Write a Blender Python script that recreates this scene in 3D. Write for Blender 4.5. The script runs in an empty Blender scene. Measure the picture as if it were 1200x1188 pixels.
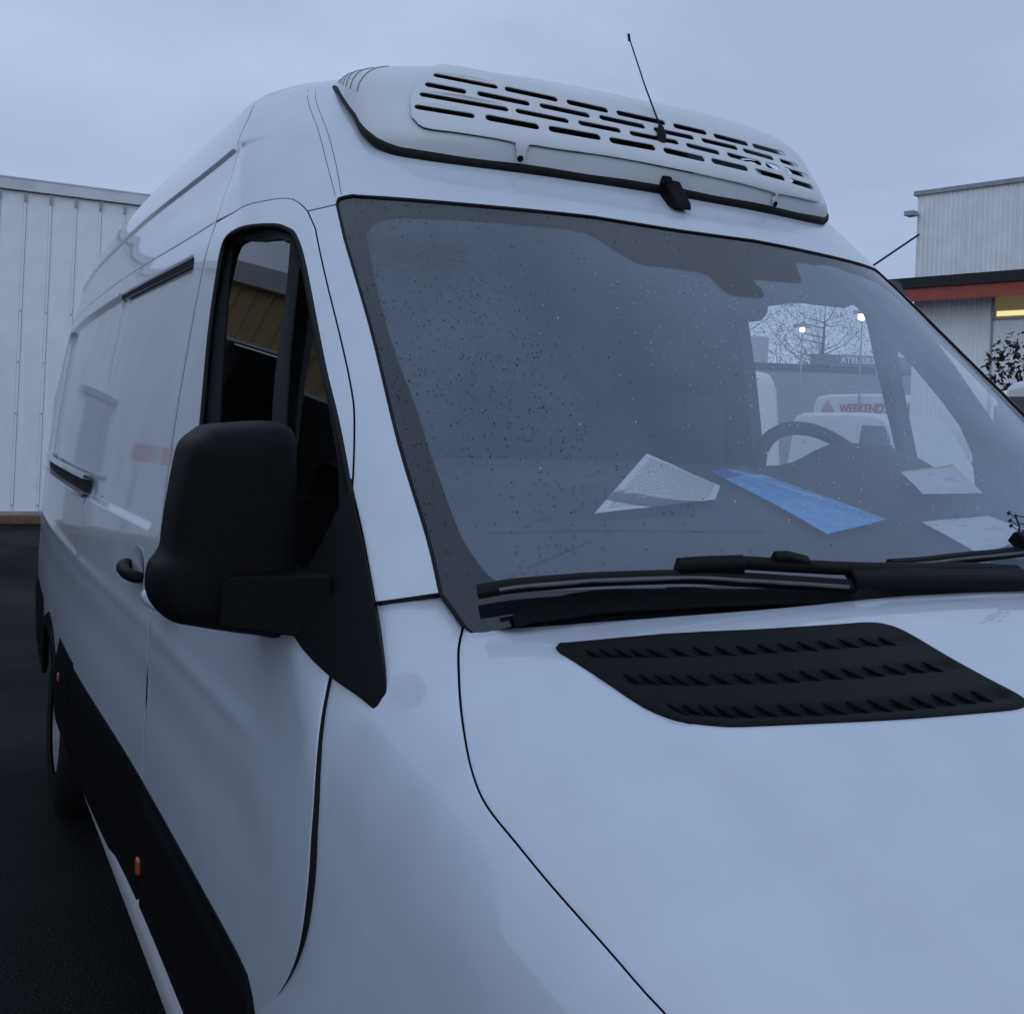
import bpy, bmesh, math, random
import numpy as np
from mathutils import Vector, Matrix
from mathutils.geometry import delaunay_2d_cdt
random.seed(7); RNG = np.random.default_rng(7)
SC = bpy.context.scene
COL = SC.collection

# ------------------------------------------------------------------ camera
cd = bpy.data.cameras.new('camera'); cam = bpy.data.objects.new('camera', cd); COL.objects.link(cam)
CAMP = (-1.46768, -0.41015, 1.62638, 0.48960, 0.00727, 0.04194, 1325.93513, 31.86607, -96.01650)          # x, y, z, yaw, pitch, roll, focal (px of 1200), principal point offset (px)
def cam_axes():
    yaw, pit, rol = CAMP[3:6]
    f = np.array([math.sin(yaw)*math.cos(pit), math.cos(yaw)*math.cos(pit), math.sin(pit)])
    r = np.array([math.cos(yaw), -math.sin(yaw), 0.]); u = np.cross(r, f)
    c, s = math.cos(rol), math.sin(rol)
    return c*r+s*u, -s*r+c*u, f
_r, _u, _f = cam_axes()
cam.matrix_world = Matrix(((_r[0], _u[0], -_f[0], CAMP[0]), (_r[1], _u[1], -_f[1], CAMP[1]), (_r[2], _u[2], -_f[2], CAMP[2]), (0, 0, 0, 1)))
cd.sensor_fit = 'HORIZONTAL'; cd.sensor_width = 36; cd.lens = 36*CAMP[6]/1200
cd.shift_x = -CAMP[7]/1200; cd.shift_y = CAMP[8]/1200
cd.clip_start = .05; cd.clip_end = 2000
SC.camera = cam

# ------------------------------------------------------------------ sky, sun, exposure: overcast blue dusk
W = bpy.data.worlds.new('World'); SC.world = W; W.use_nodes = True
nt = W.node_tree; nt.nodes.clear()
def wn(t, **k):
    n = nt.nodes.new(t)
    for a, b in k.items(): setattr(n, a, b)
    return n
SUN_EL, SUN_AZ = math.radians(6), math.radians(205)
out = wn('ShaderNodeOutputWorld'); bg = wn('ShaderNodeBackground'); bg.inputs[1].default_value = .1
sky = wn('ShaderNodeTexSky', sky_type='NISHITA', sun_disc=False, sun_elevation=SUN_EL, sun_rotation=SUN_AZ)
tc = wn('ShaderNodeTexCoord'); mp = wn('ShaderNodeMapping'); mp.inputs['Scale'].default_value = (1, 1, 2.6)
n1 = wn('ShaderNodeTexNoise'); n1.inputs['Scale'].default_value = 2.3; n1.inputs['Detail'].default_value = 7; n1.inputs['Roughness'].default_value = .52; n1.inputs['Distortion'].default_value = .35
cr_ = wn('ShaderNodeValToRGB'); cr_.color_ramp.elements[0].position = .36; cr_.color_ramp.elements[1].position = .66
SKYG = 1.0
cr_.color_ramp.elements[0].color = (.375, .465, .672, 1); cr_.color_ramp.elements[1].color = (.485, .583, .808, 1)
sc_ = wn('ShaderNodeVectorMath', operation='SCALE'); sc_.inputs['Scale'].default_value = 10*SKYG
mx = wn('ShaderNodeMix', data_type='RGBA'); mx.inputs['Factor'].default_value = .95
L = nt.links.new
L(tc.outputs['Generated'], mp.inputs[0]); L(mp.outputs[0], n1.inputs['Vector']); L(n1.outputs[0], cr_.inputs[0]); L(cr_.outputs[0], sc_.inputs[0])
L(sky.outputs[0], mx.inputs['A']); L(sc_.outputs[0], mx.inputs['B']); L(mx.outputs['Result'], bg.inputs[0]); L(bg.outputs[0], out.inputs[0])
sd = bpy.data.lights.new('sun', 'SUN'); sun = bpy.data.objects.new('sun', sd); COL.objects.link(sun)
sd.energy = .68; sd.angle = math.radians(70); sd.color = (.80, .90, 1.0)
sun.rotation_euler = (math.radians(90)-SUN_EL, 0, math.radians(180)-SUN_AZ)
SC.view_settings.view_transform = 'Standard'; SC.view_settings.look = 'None'; SC.view_settings.gamma = 1; SC.view_settings.exposure = 0
SC.view_settings.use_curve_mapping = False

# ------------------------------------------------------------------ materials
def mat(name, col, rough=.5, metal=0., coat=0., spec=.5, noise=0., nscale=20., bump=0., bscale=60., emit=None, estr=0., coatr=.04):
    m = bpy.data.materials.new(name); m.use_nodes = True; t = m.node_tree; b = t.nodes['Principled BSDF']
    b.inputs['Base Color'].default_value = (*col, 1); b.inputs['Roughness'].default_value = rough; b.inputs['Metallic'].default_value = metal
    b.inputs['Coat Weight'].default_value = coat; b.inputs['Coat Roughness'].default_value = coatr; b.inputs['Specular IOR Level'].default_value = spec
    tcn = t.nodes.new('ShaderNodeTexCoord')
    if noise:
        nz = t.nodes.new('ShaderNodeTexNoise'); nz.inputs['Scale'].default_value = nscale; nz.inputs['Detail'].default_value = 6
        r = t.nodes.new('ShaderNodeValToRGB'); r.color_ramp.elements[0].position = .3; r.color_ramp.elements[1].position = .7
        r.color_ramp.elements[0].color = (*[c*(1-noise) for c in col], 1); r.color_ramp.elements[1].color = (*[min(1, c*(1+noise)) for c in col], 1)
        t.links.new(tcn.outputs['Object'], nz.inputs['Vector']); t.links.new(nz.outputs[0], r.inputs[0]); t.links.new(r.outputs[0], b.inputs['Base Color'])
    if bump:
        nb = t.nodes.new('ShaderNodeTexNoise'); nb.inputs['Scale'].default_value = bscale; nb.inputs['Detail'].default_value = 4
        bp = t.nodes.new('ShaderNodeBump'); bp.inputs['Strength'].default_value = bump; bp.inputs['Distance'].default_value = .01
        t.links.new(tcn.outputs['Object'], nb.inputs['Vector']); t.links.new(nb.outputs[0], bp.inputs['Height']); t.links.new(bp.outputs[0], b.inputs['Normal'])
    if emit:
        b.inputs['Emission Color'].default_value = (*emit, 1); b.inputs['Emission Strength'].default_value = estr
    return m
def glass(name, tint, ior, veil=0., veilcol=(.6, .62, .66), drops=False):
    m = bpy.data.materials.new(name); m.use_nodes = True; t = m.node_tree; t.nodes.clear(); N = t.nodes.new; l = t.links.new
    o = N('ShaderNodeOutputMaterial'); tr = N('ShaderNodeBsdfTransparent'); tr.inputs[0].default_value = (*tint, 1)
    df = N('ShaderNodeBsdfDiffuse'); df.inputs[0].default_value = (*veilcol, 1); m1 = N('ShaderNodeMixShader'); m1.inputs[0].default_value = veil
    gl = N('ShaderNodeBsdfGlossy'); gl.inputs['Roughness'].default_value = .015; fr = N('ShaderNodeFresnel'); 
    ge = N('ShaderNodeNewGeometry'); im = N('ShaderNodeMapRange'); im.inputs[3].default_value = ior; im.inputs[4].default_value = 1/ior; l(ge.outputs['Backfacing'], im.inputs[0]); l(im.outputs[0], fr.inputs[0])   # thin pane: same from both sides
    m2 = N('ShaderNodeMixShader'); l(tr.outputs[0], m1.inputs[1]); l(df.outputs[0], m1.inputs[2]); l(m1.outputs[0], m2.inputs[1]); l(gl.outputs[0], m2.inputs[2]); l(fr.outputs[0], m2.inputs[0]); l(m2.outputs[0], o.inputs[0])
    if drops:   # mist and rain spots, with far-side brightness painted into the mist
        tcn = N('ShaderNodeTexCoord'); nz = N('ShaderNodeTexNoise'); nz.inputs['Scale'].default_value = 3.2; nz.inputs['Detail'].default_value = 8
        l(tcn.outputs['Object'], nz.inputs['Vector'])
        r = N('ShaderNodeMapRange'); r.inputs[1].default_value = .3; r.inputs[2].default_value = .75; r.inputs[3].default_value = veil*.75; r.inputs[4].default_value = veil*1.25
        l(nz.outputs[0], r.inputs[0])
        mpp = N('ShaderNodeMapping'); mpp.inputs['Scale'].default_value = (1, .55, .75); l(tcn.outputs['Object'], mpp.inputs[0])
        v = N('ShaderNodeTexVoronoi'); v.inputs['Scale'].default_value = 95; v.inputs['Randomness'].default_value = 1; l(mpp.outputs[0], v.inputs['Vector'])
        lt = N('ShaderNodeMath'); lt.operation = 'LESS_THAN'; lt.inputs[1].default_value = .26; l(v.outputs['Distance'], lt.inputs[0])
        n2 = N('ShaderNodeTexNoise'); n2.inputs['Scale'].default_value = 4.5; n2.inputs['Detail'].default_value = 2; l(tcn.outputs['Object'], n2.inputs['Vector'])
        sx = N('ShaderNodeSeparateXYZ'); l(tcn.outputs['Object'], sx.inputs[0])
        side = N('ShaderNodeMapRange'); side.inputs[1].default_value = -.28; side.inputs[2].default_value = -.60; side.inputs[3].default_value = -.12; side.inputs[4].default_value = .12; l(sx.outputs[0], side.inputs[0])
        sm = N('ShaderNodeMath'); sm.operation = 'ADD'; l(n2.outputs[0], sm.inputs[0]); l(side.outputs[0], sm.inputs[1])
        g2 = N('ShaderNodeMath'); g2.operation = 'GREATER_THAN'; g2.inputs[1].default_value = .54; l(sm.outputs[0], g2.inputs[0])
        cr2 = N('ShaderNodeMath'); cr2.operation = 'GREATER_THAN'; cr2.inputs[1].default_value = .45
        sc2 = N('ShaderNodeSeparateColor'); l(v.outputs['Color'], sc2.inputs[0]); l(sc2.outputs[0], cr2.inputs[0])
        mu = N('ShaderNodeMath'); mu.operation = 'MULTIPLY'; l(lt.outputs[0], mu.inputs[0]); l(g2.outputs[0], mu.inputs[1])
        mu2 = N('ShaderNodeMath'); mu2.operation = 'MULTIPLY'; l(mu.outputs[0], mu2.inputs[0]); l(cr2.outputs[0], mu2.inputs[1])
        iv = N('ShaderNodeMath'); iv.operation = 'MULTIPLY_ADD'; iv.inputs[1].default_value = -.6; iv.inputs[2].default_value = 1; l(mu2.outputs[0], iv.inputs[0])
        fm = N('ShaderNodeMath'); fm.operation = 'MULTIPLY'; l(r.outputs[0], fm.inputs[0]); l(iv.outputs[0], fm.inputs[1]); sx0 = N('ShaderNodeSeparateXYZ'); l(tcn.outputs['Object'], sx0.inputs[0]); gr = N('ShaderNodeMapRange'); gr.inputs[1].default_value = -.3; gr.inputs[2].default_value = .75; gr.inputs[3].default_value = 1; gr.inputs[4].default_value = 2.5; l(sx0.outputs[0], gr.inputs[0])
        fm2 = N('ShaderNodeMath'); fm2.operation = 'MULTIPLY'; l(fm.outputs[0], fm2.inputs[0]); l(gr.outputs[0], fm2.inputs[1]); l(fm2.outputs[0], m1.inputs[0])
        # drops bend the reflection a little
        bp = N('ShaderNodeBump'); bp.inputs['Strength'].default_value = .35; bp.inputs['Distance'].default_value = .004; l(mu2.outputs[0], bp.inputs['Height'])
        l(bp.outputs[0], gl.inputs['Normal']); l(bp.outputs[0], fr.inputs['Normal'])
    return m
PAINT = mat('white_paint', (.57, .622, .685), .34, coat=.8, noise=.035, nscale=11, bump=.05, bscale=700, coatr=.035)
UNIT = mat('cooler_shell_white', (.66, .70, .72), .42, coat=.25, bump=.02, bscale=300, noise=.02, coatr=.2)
BLACKP = mat('black_grained_plastic', (.0035, .004, .005), .50, bump=.3, bscale=700, noise=.25, nscale=60, spec=.12)
BLACKG = mat('black_gloss', (.006, .006, .007), .15)
RUBBER = mat('rubber', (.006, .006, .007), .65, spec=.25, bump=.06, bscale=400)
DARK = mat('dark_cavity', (.004, .004, .005), .9, spec=.1)  # near-black: paints shade into recesses; also chassis and vent bars
FRIT = mat('black_ceramic_band', (.004, .007, .014), .6, spec=.1)
DASHM = mat('dash_grey', (.045, .048, .055), .7, bump=.1, bscale=500, noise=.15, nscale=40)
TRIM = mat('cabin_trim', (.03, .032, .036), .75, noise=.1)
SEATM = mat('seat_cloth', (.018, .019, .023), .9, bump=.2, bscale=700)
METAL = mat('galvanised', (.42, .43, .45), .4, metal=1, noise=.1)
ALU = mat('rim_silver', (.14, .145, .155), .5, metal=.7)
AMBER = mat('amber_lens', (.30, .06, .012), .3, coat=.2)
WS = glass('windscreen_glass', (.97, .985, .98), 1.80, .0)
MIST = glass('mist_and_painted_haze', (.97, .98, .98), 1.0, .135, veilcol=(.58, .77, 1.0), drops=True)  # blue sky light is put into the mist colour
SIDEG = glass('side_window_glass', (.42, .44, .44), 1.95, .0)
CLEAR = glass('door_glass_far', (.90, .92, .92), 1.3, .0)

# ------------------------------------------------------------------ object helpers
def link(o, parent=None):
    COL.objects.link(o)
    if parent is not None: o.parent = parent
    return o
def tag(o, label=None, cat=None, group=None, kind=None):
    for k, v in (('label', label), ('category', cat), ('group', group), ('kind', kind)):
        if v: o[k] = v
    return o
def empty(name, loc=(0, 0, 0), rz=0., label=None, cat=None, group=None):
    o = bpy.data.objects.new(name, None); o.location = loc; o.rotation_euler = (0, 0, rz); o.empty_display_size = .2
    return tag(link(o), label, cat, group)
def child_local(o, parent):
    """van parts are modelled in world coordinates; their thing stands at the origin of those coordinates"""
    o.parent = parent; return o
class MB:
    def __init__(s): s.v = []; s.f = []; s.mi = []
    def add(s, v, f, mi=0):
        b = len(s.v); s.v += [tuple(map(float, p)) for p in v]; s.f += [tuple(i+b for i in q) for q in f]; s.mi += [mi]*len(f); return s
    def box(s, lo, hi, mi=0, M=None):
        x0, y0, z0 = lo; x1, y1, z1 = hi
        v = [(x0,y0,z0),(x1,y0,z0),(x1,y1,z0),(x0,y1,z0),(x0,y0,z1),(x1,y0,z1),(x1,y1,z1),(x0,y1,z1)]
        if M is not None: v = [tuple(M @ Vector(p)) for p in v]
        return s.add(v, [(0,3,2,1),(4,5,6,7),(0,1,5,4),(1,2,6,5),(2,3,7,6),(3,0,4,7)], mi)
    def tube(s, pts, r, n=10, mi=0, cap=True):
        pts = [Vector(p) for p in pts]; rr = r if hasattr(r, '__len__') else [r]*len(pts); rings = []
        up = None
        for i, p in enumerate(pts):
            d = (pts[min(i+1, len(pts)-1)]-pts[max(i-1, 0)]).normalized()
            if up is None: up = Vector((0, 0, 1)) if abs(d.z) < .9 else Vector((1, 0, 0))
            a = d.cross(up).normalized(); b = a.cross(d).normalized(); up = b
            rings.append([p+(a*math.cos(2*math.pi*k/n)+b*math.sin(2*math.pi*k/n))*rr[i] for k in range(n)])
        v = [q for R_ in rings for q in R_]; f = []
        for i in range(len(pts)-1):
            for k in range(n): f.append((i*n+k, i*n+(k+1) % n, (i+1)*n+(k+1) % n, (i+1)*n+k))
        if cap: f += [tuple(range(n-1, -1, -1)), tuple((len(pts)-1)*n+k for k in range(n))]
        return s.add(v, f, mi)
    def sweep(s, pts, prof, upv=(0, 0, 1), mi=0):
        """closed profile (side, up) swept along pts"""
        pts = [Vector(p) for p in pts]; n = len(prof); v = []
        for i, p in enumerate(pts):
            d = (pts[min(i+1, len(pts)-1)]-pts[max(i-1, 0)]).normalized(); a = d.cross(Vector(upv)).normalized(); b = a.cross(d)
            v += [p+a*x+b*y for x, y in prof]
        f = [(i*n+k, i*n+(k+1) % n, (i+1)*n+(k+1) % n, (i+1)*n+k) for i in range(len(pts)-1) for k in range(n)]
        f += [tuple(range(n-1, -1, -1)), tuple((len(pts)-1)*n+k for k in range(n))]
        return s.add(v, f, mi)
    def lathe(s, prof, n=32, axis='x', c=(0, 0, 0), mi=0):
        v = []; f = []; m = len(prof)
        for k in range(n):
            a = 2*math.pi*k/n
            for h, r in prof:
                p = (h, r*math.cos(a), r*math.sin(a)) if axis == 'x' else ((r*math.cos(a), h, r*math.sin(a)) if axis == 'y' else (r*math.cos(a), r*math.sin(a), h))
                v.append((c[0]+p[0], c[1]+p[1], c[2]+p[2]))
        for k in range(n):
            for j in range(m-1):
                a, b = k*m+j, ((k+1) % n)*m+j; f.append((a, b, b+1, a+1))
        return s.add(v, f, mi)
    def prism(s, poly, d0, d1, axis='y', mi=0):
        """polygon in the other two axes, extruded between d0 and d1"""
        def P(a, b, d): return (a, d, b) if axis == 'y' else ((d, a, b) if axis == 'x' else (a, b, d))
        n = len(poly); v = [P(a, b, d0) for a, b in poly]+[P(a, b, d1) for a, b in poly]
        return s.add(v, [tuple(range(n-1, -1, -1)), tuple(range(n, 2*n))]+[(k, (k+1) % n, n+(k+1) % n, n+k) for k in range(n)], mi)
    def build(s, name, m, parent=None, smooth=None, bevel=0., bseg=2, sub=0):
        me = bpy.data.meshes.new(name); me.from_pydata(s.v, [], s.f); me.update()
        ms = m if isinstance(m, (list, tuple)) else [m]
        for q in ms: me.materials.append(q)
        for p, i in zip(me.polygons, s.mi): p.material_index = i
        bm = bmesh.new(); bm.from_mesh(me); bmesh.ops.recalc_face_normals(bm, faces=bm.faces); bm.to_mesh(me); bm.free()
        o = link(bpy.data.objects.new(name, me), parent)
        if smooth is not None:
            me.shade_smooth(); me.set_sharp_from_angle(angle=math.radians(smooth))
        if bevel:
            b = o.modifiers.new('bevel', 'BEVEL'); b.width = bevel; b.segments = bseg; b.limit_method = 'ANGLE'; b.angle_limit = math.radians(35)
        if sub:
            q = o.modifiers.new('sub', 'SUBSURF'); q.levels = q.render_levels = sub
        return o
def text_mesh(name, txt, size, m, parent, M, bold=0.):
    c = bpy.data.curves.new(name, 'FONT'); c.body = txt; c.size = size; c.align_x = 'CENTER'; c.align_y = 'CENTER'; c.extrude = .004; c.offset = bold
    t = bpy.data.objects.new(name+'_curve', c); COL.objects.link(t)
    bpy.context.view_layer.update()
    me = bpy.data.meshes.new_from_object(t.evaluated_get(bpy.context.evaluated_depsgraph_get()))
    bpy.data.objects.remove(t); bpy.data.curves.remove(c); me.name = name
    me.materials.clear(); me.materials.append(m)
    o = link(bpy.data.objects.new(name, me), parent); o.matrix_local = M; return o

# ------------------------------------------------------------------ the van's skin as smooth surfaces
def pchip(xs,ys):
    xs=np.array(xs,float); ys=np.array(ys,float); h=np.diff(xs); d=np.diff(ys)/h
    m=np.zeros(len(xs)); m[0]=d[0]; m[-1]=d[-1]
    for i in range(1,len(xs)-1):
        if d[i-1]*d[i]>0:
            w1=2*h[i]+h[i-1]; w2=h[i]+2*h[i-1]; m[i]=(w1+w2)/(w1/d[i-1]+w2/d[i])
    def f(x):
        x=np.asarray(x,float); i=np.clip(np.searchsorted(xs,x)-1,0,len(xs)-2)
        xc=np.clip(x,xs[0],xs[-1]); t=(xc-xs[i])/h[i]
        r=(2*t**3-3*t**2+1)*ys[i]+(t**3-2*t**2+t)*h[i]*m[i]+(-2*t**3+3*t**2)*ys[i+1]+(t**3-t**2)*h[i]*m[i+1]
        return r+np.where(x<xs[0],(x-xs[0])*m[0],0)+np.where(x>xs[-1],(x-xs[-1])*m[-1],0)
    return f
HZ=[.30,.60,.78,.90,1.00,1.055,1.157,1.333,1.588,1.79,1.924,2.03,2.094,2.165,2.272,2.39,2.45,2.50,2.545,2.58,2.61,2.63]
HW=[.985,1.003,1.012,1.016,1.018,1.017,1.010,1.000,.979,.955,.937,.920,.902,.888,.864,.818,.778,.728,.662,.585,.48,.35]
hullW=pchip(HZ,HW)
hullY=pchip([0.3,1.354,2.095,2.20,2.30,2.40,2.48,2.54,2.60,2.63],[-.43,.82,1.705,1.82,1.93,2.06,2.17,2.30,2.5,2.7])
hullT=pchip([0,2.0,2.32,3.63,4.6,5.9,6.2],[0,0,.001,.02,.010,-.04,-.055])
hullD=pchip([1.0,1.354,2.1,2.4,2.6],[.50,.45,.38,.45,.55])
HP=2.8
def hull(t,z):
    # cab + load body skin: t = 0 front centre, |t| = 1 where the plan turns into the side, then metres back; t > 0 is the right-hand (kerb) side
    t=np.asarray(t,float); z=np.asarray(z,float)
    sx=np.sin(np.clip(t,-1,1)*np.pi/2); at=np.abs(t)
    W=hullW(z); D=hullD(z)
    y=hullY(z)+D*(1-np.sqrt(np.clip(1-np.abs(sx)**HP,0,1)))+np.maximum(at-1,0)
    return np.stack(np.broadcast_arrays(-(W+hullT(y))*sx,y,z),-1)
noseW=pchip([0.,.08,.2,.5,.8,1.1,1.3,1.6],[.72,.81,.885,.957,.99,1.010,1.014,1.016])
noseZ=pchip([0.,.1,.25,.5,.75,.9,1.0,1.063,1.11,1.25,1.5],[.95,1.05,1.145,1.262,1.338,1.372,1.397,1.44,1.472,1.56,1.62])
NN=5.2
def nose(s,y):
    # bonnet + wings: s = 0 centre top, |s| = 1 side at z = .85, beyond it straight down in metres
    s=np.asarray(s,float); y=np.asarray(y,float); z0=.85
    th=np.clip(s,-1,1)*np.pi/2; si=np.abs(np.sin(th)); co=np.cos(th)
    W=noseW(y); H=noseZ(y)-z0
    r=(si**NN+co**NN)**(-1/NN)
    x=-W*r*si*np.sign(s)
    z=z0+H*r*co-np.maximum(np.abs(s)-1,0)+.028*np.clip(1-(x/.72)**2,0,1)**1.5
    return np.stack(np.broadcast_arrays(x,y,z),-1)
tkW=pchip([2.10,2.30,2.40,2.46,2.49,2.52,2.55],[.675,.665,.658,.635,.605,.54,.42])
tkY=pchip([2.10,2.20,2.225,2.262,2.30,2.35,2.42,2.45,2.47,2.49,2.52,2.55],[1.86,1.828,1.815,1.802,1.817,1.846,1.888,1.925,1.98,2.06,2.26,2.52])
tkD=pchip([2.1,2.3,2.45,2.55],[.19,.21,.26,.30])
def tk(t,z):
    # shell of the roof cooling unit, same kind of parameters as the hull
    t=np.asarray(t,float); z=np.asarray(z,float)
    sx=np.sin(np.clip(t,-1,1)*np.pi/2); at=np.abs(t)
    y=tkY(z)+tkD(z)*(1-np.sqrt(np.clip(1-np.abs(sx)**3,0,1)))+np.maximum(at-1,0)
    return np.stack(np.broadcast_arrays(-tkW(z)*sx,y,z),-1)
dashZ=pchip([.80,1.0,1.15,1.3,1.5,1.62,1.70,1.78,1.84],[1.335,1.355,1.385,1.432,1.515,1.560,1.572,1.55,1.46])
def dash(x,y):
    x=np.asarray(x,float); y=np.asarray(y,float)
    return np.stack(np.broadcast_arrays(x,y,dashZ(y)-.02*(np.abs(x)/.8)**4),-1)

def hnorm(t,z):
    a=hull(t+1e-4,z)-hull(t-1e-4,z); b=hull(t,z+1e-4)-hull(t,z-1e-4); n=-np.cross(a,b); return n/np.linalg.norm(n,axis=-1)[...,None]
GK=.55
GC1=np.array([-.9346,1.7646,1.7416]); GN1=np.array([-.974,-.081,.212])/np.linalg.norm([-.974,-.081,.212])
GC2=np.array([-.9163,1.4591,1.6812]); GN2=np.array([-.742,-.400,.537])/np.linalg.norm([-.742,-.400,.537])
def glass1(t,z):
    P=hull(t,z); return P+hnorm(t,z)*(-GK*((P-GC1)@GN1)-.011)[...,None]
def glass2(t,z):
    P=hull(t,z); return P+hnorm(t,z)*(-GK*((P-GC2)@GN2)-.011)[...,None]


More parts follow.
